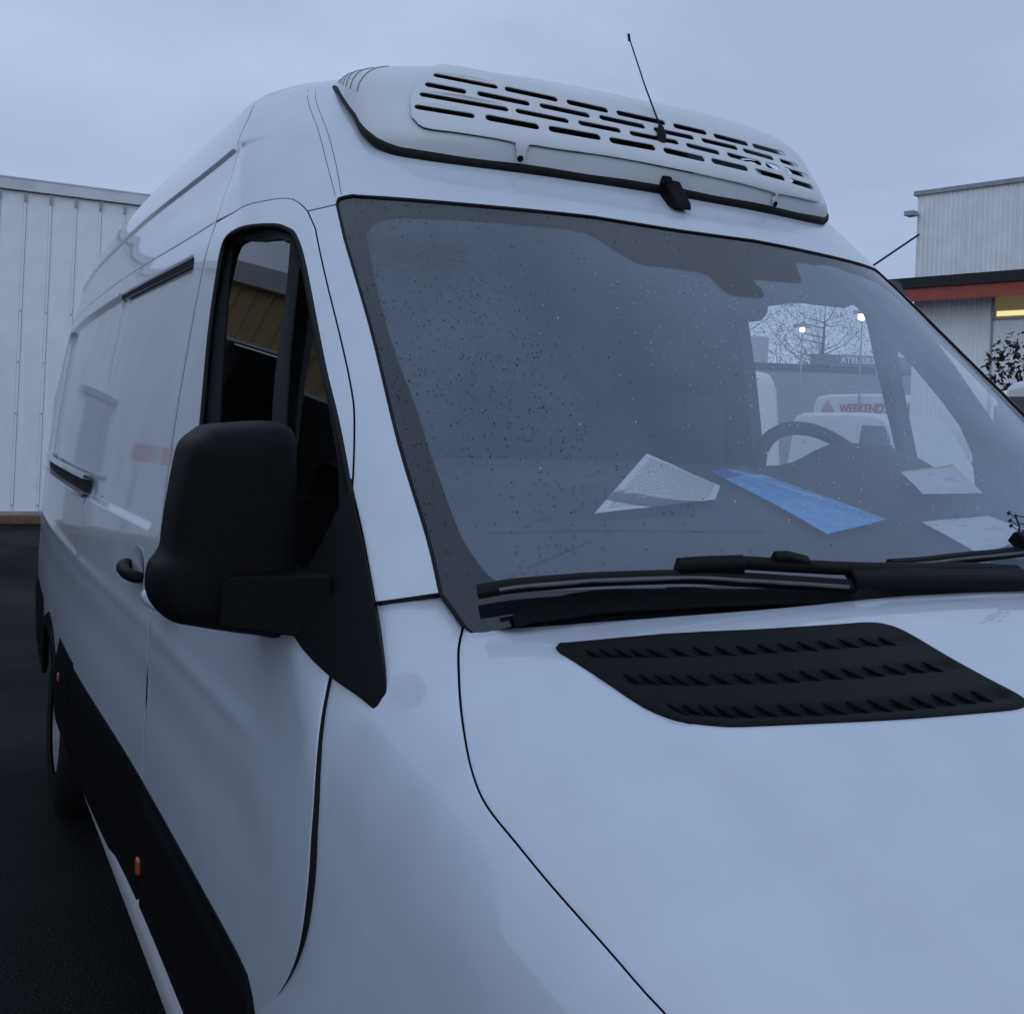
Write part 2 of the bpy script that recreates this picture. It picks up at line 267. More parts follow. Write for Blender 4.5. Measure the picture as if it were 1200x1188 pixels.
# ------------------------------------------------------------------ outlines (surface parameters), measured on the van
DATA = {
 'b_seam': [(1.2231, 2.0917), (1.3727, 1.9171), (1.5655, 1.7883), (1.7621, 1.5885), (2.0658, 1.3339), (2.2477, 1.1587), (2.353, 1.0568), (2.5256, 0.8962), (2.6347, 0.7855)],
 'door_top': [(0.7092, 2.0588), (0.7341, 2.0825), (0.77, 2.0943), (0.8586, 2.0915), (1.0282, 2.0869)],
 'door_pillar': [(0.7634, 1.4865), (0.7348, 1.53), (0.7001, 1.6354), (0.6913, 1.6972), (0.69, 1.7863), (0.6929, 1.9117), (0.6939, 2.0159)],
 'door_front': [(1.5775, 0.7615), (1.3588, 0.8592), (1.2063, 0.9427), (1.0924, 1.0291), (1.028, 1.0949), (0.9642, 1.1667), (0.921, 1.2198), (0.8641, 1.2858)],
 'window_hole': [(1.6951, 1.3644), (1.4856, 1.6065), (1.3374, 1.8108), (1.2141, 1.9501), (1.1506, 2.0102), (1.0915, 2.0305), (0.9622, 2.031), (0.819, 2.0278), (0.772, 2.0173), (0.7474, 1.9959), (0.7363, 1.922), (0.737, 1.731), (0.7334, 1.6343), (0.7375, 1.5447), (0.7452, 1.4958), (0.7955, 1.4115)],
 'glass_main': [(1.4692, 1.3791), (1.3488, 1.6224), (1.2569, 1.8096), (1.146, 1.9983), (1.0733, 2.0171), (0.8268, 2.0031), (0.778, 1.9881), (0.767, 1.9714), (0.84, 1.8176), (1.0008, 1.6212), (1.1485, 1.4182)],
 'glass_quarter': [(0.7542, 1.9273), (0.7466, 1.9191), (0.7461, 1.826), (0.7462, 1.7194), (0.7466, 1.6196), (0.7596, 1.5347), (0.8162, 1.4204), (0.9359, 1.4135), (0.9056, 1.5392), (0.8733, 1.6236), (0.8137, 1.7782)],
 'roof_seam': [(1.1487, 2.1637), (1.0084, 2.2692), (0.9159, 2.3643), (0.9032, 2.4282)],
 'pillar_edge': [(0.7357, 1.4618), (0.7424, 1.3799)],
 'ws_side': [(0.6375, 1.3981), (0.6319, 1.4712), (0.633, 1.6004), (0.6262, 1.8118), (0.6348, 2.0527)],
 'ws_corner': [(0.6196, 1.3623), (0.6284, 1.3815)],
 'ws_top': [(0.6379, 2.0768), (0.6337, 2.0903), (0.6234, 2.0961), (0.5964, 2.1026), (0.5786, 2.1012), (0.3705, 2.0993), (0.158, 2.1052)],
 'frit': [(0.5347, 1.412), (0.5399, 1.4149), (0.5604, 1.4259), (0.5715, 1.4452), (0.5806, 1.4736), (0.5841, 1.5073), (0.5853, 1.5516), (0.5867, 1.6024), (0.5868, 1.6778), (0.5913, 1.7294), (0.5944, 1.8307), (0.5865, 1.986), (0.5789, 2.0219), (0.555, 2.0454), (0.5189, 2.0586), (0.4689, 2.062), (0.379, 2.0651), (0.2753, 2.0701), (0.1982, 2.0695), (0.1709, 2.0593), (0.1505, 2.0327), (0.1296, 2.01), (0.1084, 2.0001), (0.0653, 2.0004), (0.0132, 1.999), (-0.0007, 1.993), (-0.004, 1.9767), (-0.0104, 1.958), (-0.0203, 1.9483), (-0.05, 1.9478), (-0.078, 1.9511), (-0.0866, 1.9594), (-0.0907, 1.9742), (-0.0922, 1.9973), (-0.129, 2.0006), (-0.1802, 2.0046), (-0.2019, 2.01), (-0.2105, 2.0234), (-0.2295, 2.0602), (-0.243, 2.0696), (-0.2963, 2.0723), (-0.3702, 2.076)],
 'recess': [(1.3867, 1.9898), (1.4197, 2.0331), (2.5406, 2.0285), (4.3089, 2.0421), (4.8853, 1.7651), (5.3815, 1.4337), (5.4842, 1.3793), (3.2886, 1.364), (2.3616, 1.3357), (2.2778, 1.3656), (1.9993, 1.5047), (1.7367, 1.7053), (1.4511, 1.9257)],
 'swage': [(0.7835, 2.2955), (0.8615, 2.2827), (1.0084, 2.2692), (1.442, 2.2817), (2.0194, 2.2766), (2.4387, 2.2591), (3.6817, 2.278)],
 'drip': [(1.2231, 2.0917), (1.6844, 2.0933), (2.1421, 2.0752), (3.2548, 2.0661), (4.5597, 2.0776)],
 'crease': [(3.8659, 1.2098), (2.4543, 1.1476), (1.6825, 1.1244), (1.3122, 1.138)],
 'clad_top': [(4.1745, 0.8341), (2.6347, 0.7855), (2.0907, 0.791), (1.7045, 0.7987), (1.6414, 0.7788), (1.6529, 0.7375)],
 'sail': [(0.7373, 1.5217), (0.7357, 1.4618), (0.7415, 1.3793), (0.7497, 1.3046), (0.757, 1.2717), (0.7649, 1.259), (0.7744, 1.2545), (0.784, 1.2569), (0.8073, 1.2676), (0.8628, 1.2859), (0.9338, 1.3186), (0.9372, 1.3526), (0.8687, 1.4056), (0.817, 1.4452), (0.7645, 1.4971)],
 'rail': [(5.5369, 1.4023), (3.353, 1.4221), (3.3049, 1.363), (5.3196, 1.3577)],
 'handle': [(2.594, 1.245), (2.3371, 1.2739), (2.3091, 1.2309), (2.5564, 1.2096)],
 'gasket_low': [(0.7162, 2.4876), (0.6663, 2.4722), (0.6172, 2.4339), (0.5753, 2.34), (0.5517, 2.2742), (0.5135, 2.241), (0.4718, 2.2199), (0.3497, 2.2041), (0.2352, 2.2013), (0.1104, 2.2033)],
 'capline1': [(0.6918, 2.4542), (0.654, 2.2949), (0.6438, 2.1779), (0.6387, 2.0969)],
 'capline2': [(0.6663, 2.4505), (0.632, 2.2945), (0.6233, 2.2026), (0.6245, 2.1017)],
 'rear_edge': [(3.6817, 2.278), (4.5597, 2.0776), (4.8568, 1.7645), (5.4921, 1.48), (6.0612, 1.1567), (6.2017, 0.9274)],
 'hood_rear': [(0.4591, 1.0087), (0.4053, 0.9579), (0.3252, 0.903), (0.2261, 0.8689), (0.0832, 0.8695)],
 'hood_seam': [(0.4749, 0.9686), (0.4943, 0.9085), (0.5234, 0.8227), (0.5481, 0.7496), (0.5598, 0.6976), (0.5641, 0.6304), (0.5678, 0.5593), (0.5697, 0.4709), (0.5704, 0.3948)],
 'fender_door': [(1.0853, 1.222), (0.9978, 1.1251), (0.9147, 1.0722), (0.8232, 1.0531), (0.7554, 1.0528), (0.6892, 1.061), (0.6465, 1.0753), (0.5987, 1.0954)],
 'fender_top': [(0.5558, 1.0949), (0.5196, 1.1109), (0.4643, 1.0668), (0.4612, 1.0399)],
 'vent': [(0.4239, 0.872), (0.4196, 0.8784), (0.4153, 0.8794), (0.3773, 0.8489), (0.2951, 0.8038), (0.2275, 0.7845), (0.1888, 0.7778), (0.1734, 0.7653), (0.1674, 0.7382), (0.1679, 0.6673), (0.1646, 0.6079), (0.16, 0.5684), (0.1628, 0.5515), (0.1766, 0.5433), (0.2086, 0.5467), (0.275, 0.5621), (0.33, 0.5843), (0.3784, 0.6112), (0.3949, 0.6266), (0.4107, 0.6517), (0.4205, 0.6942), (0.4249, 0.781), (0.4267, 0.8487)],
 'vrow1': [(0.4116, 0.8259), (0.3791, 0.7927), (0.325, 0.7562), (0.2663, 0.736), (0.1975, 0.7202)],
 'vrow2': [(0.4141, 0.7403), (0.3839, 0.71), (0.3297, 0.6809), (0.2657, 0.6607), (0.199, 0.6442)],
 'vrow3': [(0.4064, 0.6688), (0.3756, 0.6365), (0.324, 0.6053), (0.262, 0.584), (0.1923, 0.5734)],
 'gasket_up': [(1.097, 2.4621), (1.029, 2.3637), (0.9685, 2.2985), (0.8582, 2.2557), (0.7462, 2.2328), (0.6657, 2.2245), (0.4832, 2.2148), (0.3306, 2.215), (0.1852, 2.2139)],
 'grille': [(0.6736, 2.2974), (0.6657, 2.3423), (0.6296, 2.3892), (0.586, 2.4295), (0.555, 2.4451), (0.5264, 2.4501), (0.4453, 2.44), (0.2361, 2.4176), (0.0065, 2.4161), (-0.1106, 2.4059), (-0.1873, 2.4018), (-0.2734, 2.4005), (-0.3539, 2.4014), (-0.4175, 2.3928), (-0.4706, 2.3747), (-0.5393, 2.3452), (-0.5897, 2.3065), (-0.5943, 2.2802), (-0.5895, 2.2587), (-0.3747, 2.2517), (-0.3687, 2.2408), (-0.3698, 2.225), (-0.3615, 2.224), (-0.3498, 2.2404), (-0.338, 2.2528), (0.0509, 2.2624), (0.2706, 2.2605), (0.3298, 2.2611), (0.3422, 2.2554), (0.3442, 2.231), (0.3528, 2.2231), (0.3612, 2.2288), (0.3731, 2.2539), (0.3884, 2.262), (0.53, 2.2676), (0.6369, 2.2734)],
 'slots': [(0.5764, 2.4107), (0.395, 2.3933), (0.3779, 2.3928), (0.24, 2.3848), (0.2178, 2.3842), (0.1094, 2.38), (0.0882, 2.3802), (-0.0448, 2.3775), (-0.066, 2.3757), (-0.1644, 2.3734), (-0.1844, 2.3706), (-0.3009, 2.3681), (-0.3166, 2.3676), (-0.4656, 2.3698), (0.6078, 2.384), (0.485, 2.3708), (0.4567, 2.3709), (0.3175, 2.3609), (0.2927, 2.3618), (0.1629, 2.3562), (0.139, 2.358), (0.0173, 2.3551), (-0.005, 2.3529), (-0.1181, 2.3506), (-0.1394, 2.3499), (-0.2541, 2.3474), (-0.2712, 2.3457), (-0.391, 2.3431), (-0.4189, 2.3432), (-0.5208, 2.3446), (0.6316, 2.3562), (0.3787, 2.3364), (0.3615, 2.3369), (0.2245, 2.3303), (0.2009, 2.3317), (0.0901, 2.3299), (0.0678, 2.3291), (-0.0653, 2.3277), (-0.0853, 2.3258), (-0.1832, 2.3212), (-0.2067, 2.3224), (-0.3248, 2.3172), (-0.3397, 2.3169), (-0.3999, 2.3176), (-0.4244, 2.3181), (-0.5656, 2.3208), (0.6585, 2.3223), (0.4767, 2.3085), (0.4487, 2.3095), (0.3075, 2.3022), (0.2842, 2.3028), (0.1504, 2.3016), (0.1291, 2.2998), (0.0068, 2.3003), (-0.0138, 2.2995), (-0.1286, 2.2947), (-0.1477, 2.2953), (-0.2634, 2.2921), (-0.287, 2.2924), (-0.4054, 2.2898), (-0.428, 2.2887), (-0.5702, 2.2901)],
 'screws': [(0.3558, 2.2328), (-0.3646, 2.2284)],
 'tabs': [(-0.2369, 2.3418), (-0.4043, 2.3063)],
 'fin0': [(0.9185, 2.3775), (0.8599, 2.3994), (0.7898, 2.4239), (0.7125, 2.4519), (0.666, 2.4465)],
 'fin1': [(0.9041, 2.3988), (0.8247, 2.4272), (0.7218, 2.4705), (0.6238, 2.4942)],
 'fin2': [(0.9304, 2.4113), (0.8399, 2.441), (0.7705, 2.442)],
 'fin3': [(0.9692, 2.4295), (0.8547, 2.4588), (0.7995, 2.4305)],
 'fin4': [(0.9936, 2.4506), (0.8901, 2.4438), (0.8027, 2.4779)]}

def seg(name, rev=False, n=4):
    p = DATA[name] if isinstance(name, str) else name
    p = list(p)[::-1] if rev else list(p)
    return cat(p, n)
def cat(p, n=4):
    P = np.array(p, float)
    if len(P) < 3: return [tuple(q) for q in P]
    E = np.vstack([2*P[0]-P[1], P, 2*P[-1]-P[-2]]); r = []
    for i in range(1, len(E)-2):
        for k in range(n):
            t = k/n; a, b, c, d = E[i-1:i+3]
            r.append(.5*((2*b)+(c-a)*t+(2*a-5*b+4*c-d)*t*t+(-a+3*b-3*c+d)*t**3))
    r.append(P[-1]); return [tuple(q) for q in r]
def mir(p): return [(-a, b) for a, b in p]
def tt(y, z):       # hull parameter for a point of the side at distance y
    return 1+y-(float(hullY(z))+float(hullD(z)))
def line(p, q, n=12): return [(p[0]+(q[0]-p[0])*k/n, p[1]+(q[1]-p[1])*k/n) for k in range(n+1)]
def yline(y0, y1, z, n=16): return [(tt(y0+(y1-y0)*k/n, z), z) for k in range(n+1)]
def zline(y, z0, z1, n=10): return [(tt(y, z0+(z1-z0)*k/n), z0+(z1-z0)*k/n) for k in range(n+1)]

def clean(P, eps=.0008):
    r = [P[0]]
    for p in P[1:]:
        if np.hypot(*(p-r[-1])) > eps: r.append(p)
    if np.hypot(*(r[0]-r[-1])) <= eps: r.pop()
    return np.array(r)
def area(P): x, y = P.T; return .5*np.sum(x*np.roll(y, -1)-np.roll(x, -1)*y)
def inset(P, d):    # d > 0 shrinks a counter-clockwise polygon
    a = P-np.roll(P, 1, 0); b = np.roll(P, -1, 0)-P
    na = np.stack([-a[:, 1], a[:, 0]], 1)/np.maximum(np.hypot(*a.T), 1e-9)[:, None]; nb = np.stack([-b[:, 1], b[:, 0]], 1)/np.maximum(np.hypot(*b.T), 1e-9)[:, None]
    m = na+nb; k = np.maximum(1+np.sum(na*nb, 1), .35); return P+m/k[:, None]*d
def inside(Q, P):
    x, y = Q[:, 0][:, None], Q[:, 1][:, None]; a, b = P, np.roll(P, -1, 0)
    c = ((a[:, 1] > y) != (b[:, 1] > y)) & (x < (b[:, 0]-a[:, 0])*(y-a[:, 1])/np.where(b[:, 1] == a[:, 1], 1e-12, b[:, 1]-a[:, 1])+a[:, 0])
    return c.sum(1) % 2 == 1
def edist(Q, P):
    a, b = P, np.roll(P, -1, 0); d = b-a; l2 = np.maximum((d**2).sum(1), 1e-12)
    best = np.full(len(Q), 1e9)
    for i in range(len(a)):
        t = np.clip(((Q-a[i])@d[i])/l2[i], 0, 1); best = np.minimum(best, np.hypot(*(Q-a[i]-t[:, None]*d[i]).T))
    return best
def panel(name, surf, outline, m, parent, holes=(), sp=.035, off=0., thick=.012, disp=None, gap=.0026, bev=.004, extra=(), lines=(), flange=True, flip=-1, edge='auto'):
    """a sheet of the surface `surf` cut out along `outline` (surface parameters), with rolled edges"""
    if isinstance(edge, str): edge = RUBBER if m is PAINT else None
    O = np.array(outline, float); c = O.mean(0); h = 1e-3
    # one metric scale per panel
    su = np.linalg.norm(surf(O[:, 0]+h, O[:, 1])-surf(O[:, 0]-h, O[:, 1]), axis=1).mean()/(2*h); sv = np.linalg.norm(surf(O[:, 0], O[:, 1]+h)-surf(O[:, 0], O[:, 1]-h), axis=1).mean()/(2*h)
    S = np.array([su, sv]); O = clean(O*S)
    if area(O) < 0: O = O[::-1]
    O = inset(O, gap); rings = [O]; hs = []
    if bev: rings.append(inset(O, bev))
    for H_ in holes:
        H_ = clean(np.array(H_, float)*S)
        if area(H_) < 0: H_ = H_[::-1]
        H_ = inset(H_, -gap*.5); hs.append(H_); rings.append(H_)
        if bev: rings.append(inset(H_, -bev))
    V = []; E = []
    for R_ in rings:
        b = len(V); n = len(R_); V += list(R_); E += [(b+i, b+(i+1) % n) for i in range(n)]
    lpts = []
    if len(extra):
        X = np.array(extra, float)*S; ok = inside(X, O) & (edist(X, O) > .01)
        for H_ in hs: ok &= ~inside(X, H_) & (edist(X, H_) > .01)
        X = X[ok]; b = len(V); V += list(X)
    for ln in lines:                       # polylines kept as mesh edges (pressings, creases)
        X = np.array(ln, float)*S; ok = inside(X, O) & (edist(X, O) > .008)
        for H_ in hs: ok &= ~inside(X, H_) & (edist(X, H_) > .008)
        b = len(V); ix = -np.ones(len(X), int); ix[ok] = b+np.arange(ok.sum()); V += list(X[ok]); E += [(ix[i], ix[i+1]) for i in range(len(X)-1) if ix[i] >= 0 and ix[i+1] >= 0]; lpts.append(X[ok])
    g0, g1 = O.min(0), O.max(0); gx = np.arange(g0[0]+sp/2, g1[0], sp); gy = np.arange(g0[1]+sp/2, g1[1], sp)
    G = np.stack(np.meshgrid(gx, gy, indexing='ij'), -1).reshape(-1, 2); G[:, 0] += (np.round((G[:, 1]-g0[1])/sp) % 2)*sp*.5
    ok = inside(G, O); G = G[ok]; ok = edist(G, O) > max(sp*.45, bev*1.5)
    for H_ in hs: ok &= ~inside(G, H_) & (edist(G, H_) > max(sp*.45, bev*1.5))
    G = G[ok]
    if len(lpts) and sum(map(len, lpts)):  # keep loose points off the kept lines
        A_ = np.vstack(lpts); dm = np.array([np.min(np.sum((A_-g)**2, 1)) for g in G]); G = G[dm > (sp*.35)**2]
    V += list(G)
    rv, _, rf = delaunay_2d_cdt([Vector(p) for p in V], E, [], 0, 1e-7)[:3]
    Q = np.array([(p[0], p[1]) for p in rv]); F = np.array([f for f in rf if len(f) == 3])
    C_ = Q[F].mean(1); ok = inside(C_, O)
    for H_ in hs: ok &= ~inside(C_, H_)
    F = F[ok]; q2 = Q[F]; ar = (q2[:, 1, 0]-q2[:, 0, 0])*(q2[:, 2, 1]-q2[:, 0, 1])-(q2[:, 2, 0]-q2[:, 0, 0])*(q2[:, 1, 1]-q2[:, 0, 1])
    F = np.where((ar < 0)[:, None], F[:, ::-1], F); used = np.unique(F); ren = -np.ones(len(Q), int); ren[used] = np.arange(len(used)); Q = Q[used]; F = ren[F]
    U = Q/S
    def base(u, v):
        P = surf(u, v); a = surf(u+1e-4, v)-surf(u-1e-4, v); b = surf(u, v+1e-4)-surf(u, v-1e-4); n = np.cross(a, b); n /= np.maximum(np.linalg.norm(n, axis=1), 1e-12)[:, None]
        return P, n*flip
    def full(u, v):
        P, n = base(u, v); d = off if disp is None else off+disp(P, u, v)
        return P+n*(np.broadcast_to(d, (len(P),))[:, None])
    P = full(U[:, 0], U[:, 1]); e = 6e-4
    a = full(U[:, 0]+e, U[:, 1])-full(U[:, 0]-e, U[:, 1]); b = full(U[:, 0], U[:, 1]+e)-full(U[:, 0], U[:, 1]-e); n = np.cross(a, b)*flip; n /= np.maximum(np.linalg.norm(n, axis=1), 1e-12)[:, None]
    fn = np.cross(P[F[:, 1]]-P[F[:, 0]], P[F[:, 2]]-P[F[:, 0]])
    if np.sum(fn*n[F[:, 0]]) < 0: F = F[:, ::-1]
    # rim
    cnt = {}
    for f in F:
        for i in range(3):
            k = (f[i], f[(i+1) % 3]); cnt[k] = 1
    B = [k for k in cnt if (k[1], k[0]) not in cnt]
    outw = np.zeros_like(P)
    for i, j in B:
        d = P[j]-P[i]; o = np.cross(d, n[i]); o /= max(np.linalg.norm(o), 1e-12); outw[i] += o; outw[j] += o
    bv = np.array(sorted({i for k in B for i in k})); ol = np.linalg.norm(outw, axis=1); outw[ol > 0] /= ol[ol > 0][:, None]
    nn = n.copy()
    verts = P; faces = [tuple(f) for f in F]
    if flange and thick:
        nn[bv] = n[bv]+.22*outw[bv]
        P = P.copy(); P[bv] -= n[bv]*min(.0012, thick*.2)
        idx = {int(v): k for k, v in enumerate(bv)}; k0 = len(P); k1 = k0+len(bv)
        verts = np.vstack([P, P[bv]+outw[bv]*.0004-n[bv]*.0004, P[bv]-n[bv]*thick]); nn = np.vstack([nn, outw[bv], outw[bv]])
        for i, j in B: faces.append((k0+idx[i], k1+idx[i], k1+idx[j], k0+idx[j]))
        for i, j in B: faces.append((i, k0+idx[i], k0+idx[j], j))
    me = bpy.data.meshes.new(name); me.from_pydata(verts.tolist(), [], faces); me.update(); me.materials.append(m); me.shade_smooth()
    if flange and thick and edge is not None:     # return edge coloured black as the shade inside panel gaps
        me.materials.append(edge); nf = len(F); nb = len(B); mi = np.zeros(len(faces), np.int32); mi[nf:nf+nb] = 1; me.polygons.foreach_set('material_index', mi)
    nn = nn/np.maximum(np.linalg.norm(nn, axis=1), 1e-12)[:, None]
    me.normals_split_custom_set_from_vertices(nn.tolist())
    return link(bpy.data.objects.new(name, me), parent)
def on(surf, u, v, off=0., flip=-1):
    P = surf(u, v); a = surf(u+1e-4, v)-surf(u-1e-4, v); b = surf(u, v+1e-4)-surf(u, v-1e-4); n = np.cross(a, b); n = n/np.linalg.norm(n)*flip
    return Vector(P+n*off), Vector(n)
def sst(x): x = np.clip(x, 0, 1); return x*x*(3-2*x)
# ================================================================== SETTING
def asphalt():
    m = bpy.data.materials.new('damp_asphalt'); m.use_nodes = True; t = m.node_tree; b = t.nodes['Principled BSDF']; N = t.nodes.new; l = t.links.new
    tcn = N('ShaderNodeTexCoord'); a = N('ShaderNodeTexNoise'); a.inputs['Scale'].default_value = 130; a.inputs['Detail'].default_value = 3
    c = N('ShaderNodeTexNoise'); c.inputs['Scale'].default_value = .55; c.inputs['Detail'].default_value = 6
    l(tcn.outputs['Object'], a.inputs['Vector']); l(tcn.outputs['Object'], c.inputs['Vector'])
    r = N('ShaderNodeValToRGB'); r.color_ramp.elements[0].position = .45; r.color_ramp.elements[1].position = .75; r.color_ramp.elements[0].color = (.0035, .004, .0045, 1); r.color_ramp.elements[1].color = (.045, .047, .05, 1); l(a.outputs[0], r.inputs[0]); l(r.outputs[0], b.inputs['Base Color'])
    q = N('ShaderNodeMapRange'); q.inputs[1].default_value = .35; q.inputs[2].default_value = .7; q.inputs[3].default_value = .55; q.inputs[4].default_value = .85; l(c.outputs[0], q.inputs[0]); l(q.outputs[0], b.inputs['Roughness'])
    b.inputs['Specular IOR Level'].default_value = .05
    bp = N('ShaderNodeBump'); bp.inputs['Strength'].default_value = .7; bp.inputs['Distance'].default_value = .01; l(a.outputs[0], bp.inputs['Height']); l(bp.outputs[0], b.inputs['Normal'])
    return m
g = MB(); g.add([(-600,-600,0),(600,-600,0),(600,600,0),(-600,600,0)], [(0,1,2,3)])
tag(g.build('ground', asphalt()), kind='structure')

# ================================================================== VAN
van = empty('delivery_van', (0, 0, 0), 0, 'large white refrigerated panel van with a slotted cooling unit on its roof front', 'van')
BS = seg('b_seam')                       # rear edge of the right front door, top to bottom
BX = [(tt(2.31, z), z) for _, z in BS]
ZB = .50
# ---- depth of the pressings in the sides
def side_disp(P, u, v):
    y, z = P[:, 1], P[:, 2]
    def box(y0, y1, z0, z1, r, wv, dep):
        qx = np.abs(y-(y0+y1)/2)-(y1-y0)/2+r; qz = np.abs(z-(z0+z1)/2)-(z1-z0)/2+r
        d = np.hypot(np.maximum(qx, 0), np.maximum(qz, 0))+np.minimum(np.maximum(qx, qz), 0)-r
        return -dep*sst(-d/wv)
    d = box(2.42, 5.72, 1.345, 2.035, .07, .022, .021)
    d = d+.003*np.exp(-((z-1.14)/.02)**2)*sst((z-1.0)/.1)             # waist crease
    d = d-.006*np.exp(-((z-1.00)/.07)**2)
    return d
def recess_loops(y0=2.42, y1=5.72, z0=1.345, z1=2.035):
    r = []
    for k in (-.003, .0, .006, .011, .016, .022, .026):
        a, b, c, e = y0+k, y1-k, z0+k, z1-k; rad = .07-k*.8; pts = []; q_ = []
        for (cx, cz, a0) in ((b-rad, e-rad, 0), (a+rad, e-rad, 90), (a+rad, c+rad, 180), (b-rad, c+rad, 270)):
            for q in range(0, 91, 10): pts.append((cx+rad*math.cos(math.radians(a0+q)), cz+rad*math.sin(math.radians(a0+q))))
        pts.append(pts[0])
        for p, q in zip(pts, pts[1:]):
            n = max(1, int(math.hypot(q[0]-p[0], q[1]-p[1])/.06))
            for i in range(n): yy, zz = p[0]+(q[0]-p[0])*i/n, p[1]+(q[1]-p[1])*i/n; q_.append((tt(yy, zz), zz))
        r.append(q_+[q_[0]])
    for zz in (1.08, 1.10, 1.12, 1.13, 1.14, 1.15, 1.16, 1.18, 1.20): r.append(yline(2.3, 5.9, zz, 70))
    return r
ZD = 2.095
SLY = 3.63
def mk_side(sgn, y0=None):
    f = (lambda p: p) if sgn > 0 else mir
    fb = BX if y0 is None else [(tt(y0, z), z) for _, z in BS]
    ex = [f(q) for q in recess_loops()]
    fb = [(a_+.0035, b_) for a_, b_ in fb]; o = list(fb)+zline(2.3135 if y0 is None else y0, fb[-1][1], ZB, 6)+yline(2.31 if y0 is None else y0, SLY, ZB)+zline(SLY, ZB, ZD, 30)+yline(SLY, 2.31 if y0 is None else y0, ZD)
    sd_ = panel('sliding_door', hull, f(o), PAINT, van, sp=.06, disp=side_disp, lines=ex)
    arch = [(tt(4.62+.43*math.cos(a), .34+.43*math.sin(a)), .34+.43*math.sin(a)) for a in np.linspace(math.pi-.38, .38, 20)]
    o = zline(SLY-.0045, ZD, ZB, 30)+yline(SLY-.0045, 4.2, ZB, 8)+arch+yline(5.05, 5.93, ZB, 8)+zline(5.93, ZB, ZD, 24)+yline(5.93, SLY, ZD)
    q = panel('rear_quarter_panel', hull, f(o), PAINT, van, sp=.06, disp=side_disp, lines=ex)
    return sd_, q
slide, quarter = mk_side(1)
mk_side(-1, 2.90)
# ---- roof sides and cap
def roof_disp(P, u, v):
    y, z = P[:, 1], P[:, 2]
    f = sst((y-2.10)/.25)
    return -.009*f*sst((2.284-z)/.016)*sst((z-2.095)/.13)
def swage(): return [yline(2.12, 5.9, z, 80) for z in (2.255, 2.268, 2.272, 2.276, 2.280, 2.284, 2.292)]
RS = seg('roof_seam'); ZT = 2.63
RY = [(tt(2.36 if z < 2.2 else 2.36+.08*(z-2.2)/.25, z), z) for _, z in RS]
top_seam = [(tt(2.315, 2.095), 2.095)]+RS+[(tt(2.47, 2.52), 2.52), (tt(2.50, ZT), ZT)]
for sgn in (1, -1):
    f = (lambda p: p) if sgn > 0 else mir
    o = top_seam+yline(2.50, 5.93, ZT)+zline(5.93, ZT, ZD, 20)+yline(5.93, 2.315, ZD)
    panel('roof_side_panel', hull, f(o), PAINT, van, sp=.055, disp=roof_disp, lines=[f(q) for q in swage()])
right = seg('ws_top', True)              # centre -> right corner
halfcap = [(0., 2.103)]+right+[DATA['door_top'][0]]
cap_r = [(0., 2.103)]+seg('ws_top', True)+seg('door_top')+[(tt(2.315, 2.095), 2.095)]+RS+[(tt(2.47, 2.52), 2.52), (tt(2.50, ZT), ZT), (1., ZT), (.6, ZT), (0., ZT)]
cap = cap_r+mir(cap_r)[::-1]
cap_o = panel('roof_front_cap', hull, cap, PAINT, van, sp=.045, disp=roof_disp, lines=swage()+[mir(q) for q in swage()])
m_ = MB()
for nm in ('capline1', 'capline2'):      # double joint line between roof cap and side
    m_.tube([on(hull, *p, off=-.0002)[0] for p in seg(nm)], .0007, 6)
m_.build('cap_joint', RUBBER, cap_o, smooth=60)
m_ = MB(); m_.add([(-.36,2.65,2.628),(.36,2.65,2.628),(.40,5.93,2.628),(-.40,5.93,2.628)], [(0,1,2,3)]); m_.build('roof_crown', PAINT, van)
m_ = MB(); m_.prism([(-.96,.5),(.96,.5),(.97,1.1),(.93,1.7),(.86,2.1),(.78,2.38),(.62,2.55),(.36,2.62),(-.36,2.62),(-.62,2.55),(-.78,2.38),(-.86,2.1),(-.93,1.7),(-.97,1.1)], 5.92, 5.94)
m_.build('rear_doors', PAINT, van)
# ---- front doors
def mk_door(sgn, hole, y_rear=None):
    f = (lambda p: p) if sgn > 0 else mir
    bs = BX if y_rear is None else [(tt(y_rear, z), z) for _, z in BS]; yb = 2.31 if y_rear is None else y_rear
    o = list(bs)+zline(yb, bs[-1][1], ZB, 6)+yline(yb, 1.38, ZB, 10)+[(tt(1.36, .60), .60), (tt(1.29, .68), .68)]+seg('door_front')+seg('door_pillar')+seg('door_top')
    if y_rear is not None: o += yline(2.1, y_rear, ZD, 8)
    def dd(P, u, v):
        z = P[:, 2]; return .003*np.exp(-((z-1.14)/.02)**2)*sst((P[:, 1]-1.2)/.3)-.006*np.exp(-((z-1.0)/.07)**2)*sst((P[:, 1]-1.15)/.3)
    ex = [f(yline(1.15, 2.3, zz, 24)) for zz in (1.08, 1.10, 1.12, 1.13, 1.14, 1.15, 1.16, 1.18, 1.20)]
    return panel('front_door', hull, f(o), PAINT, van, holes=[hole], gap=.0016, sp=.045, disp=dd, lines=ex)
WH = seg('window_hole')
door = mk_door(1, WH)
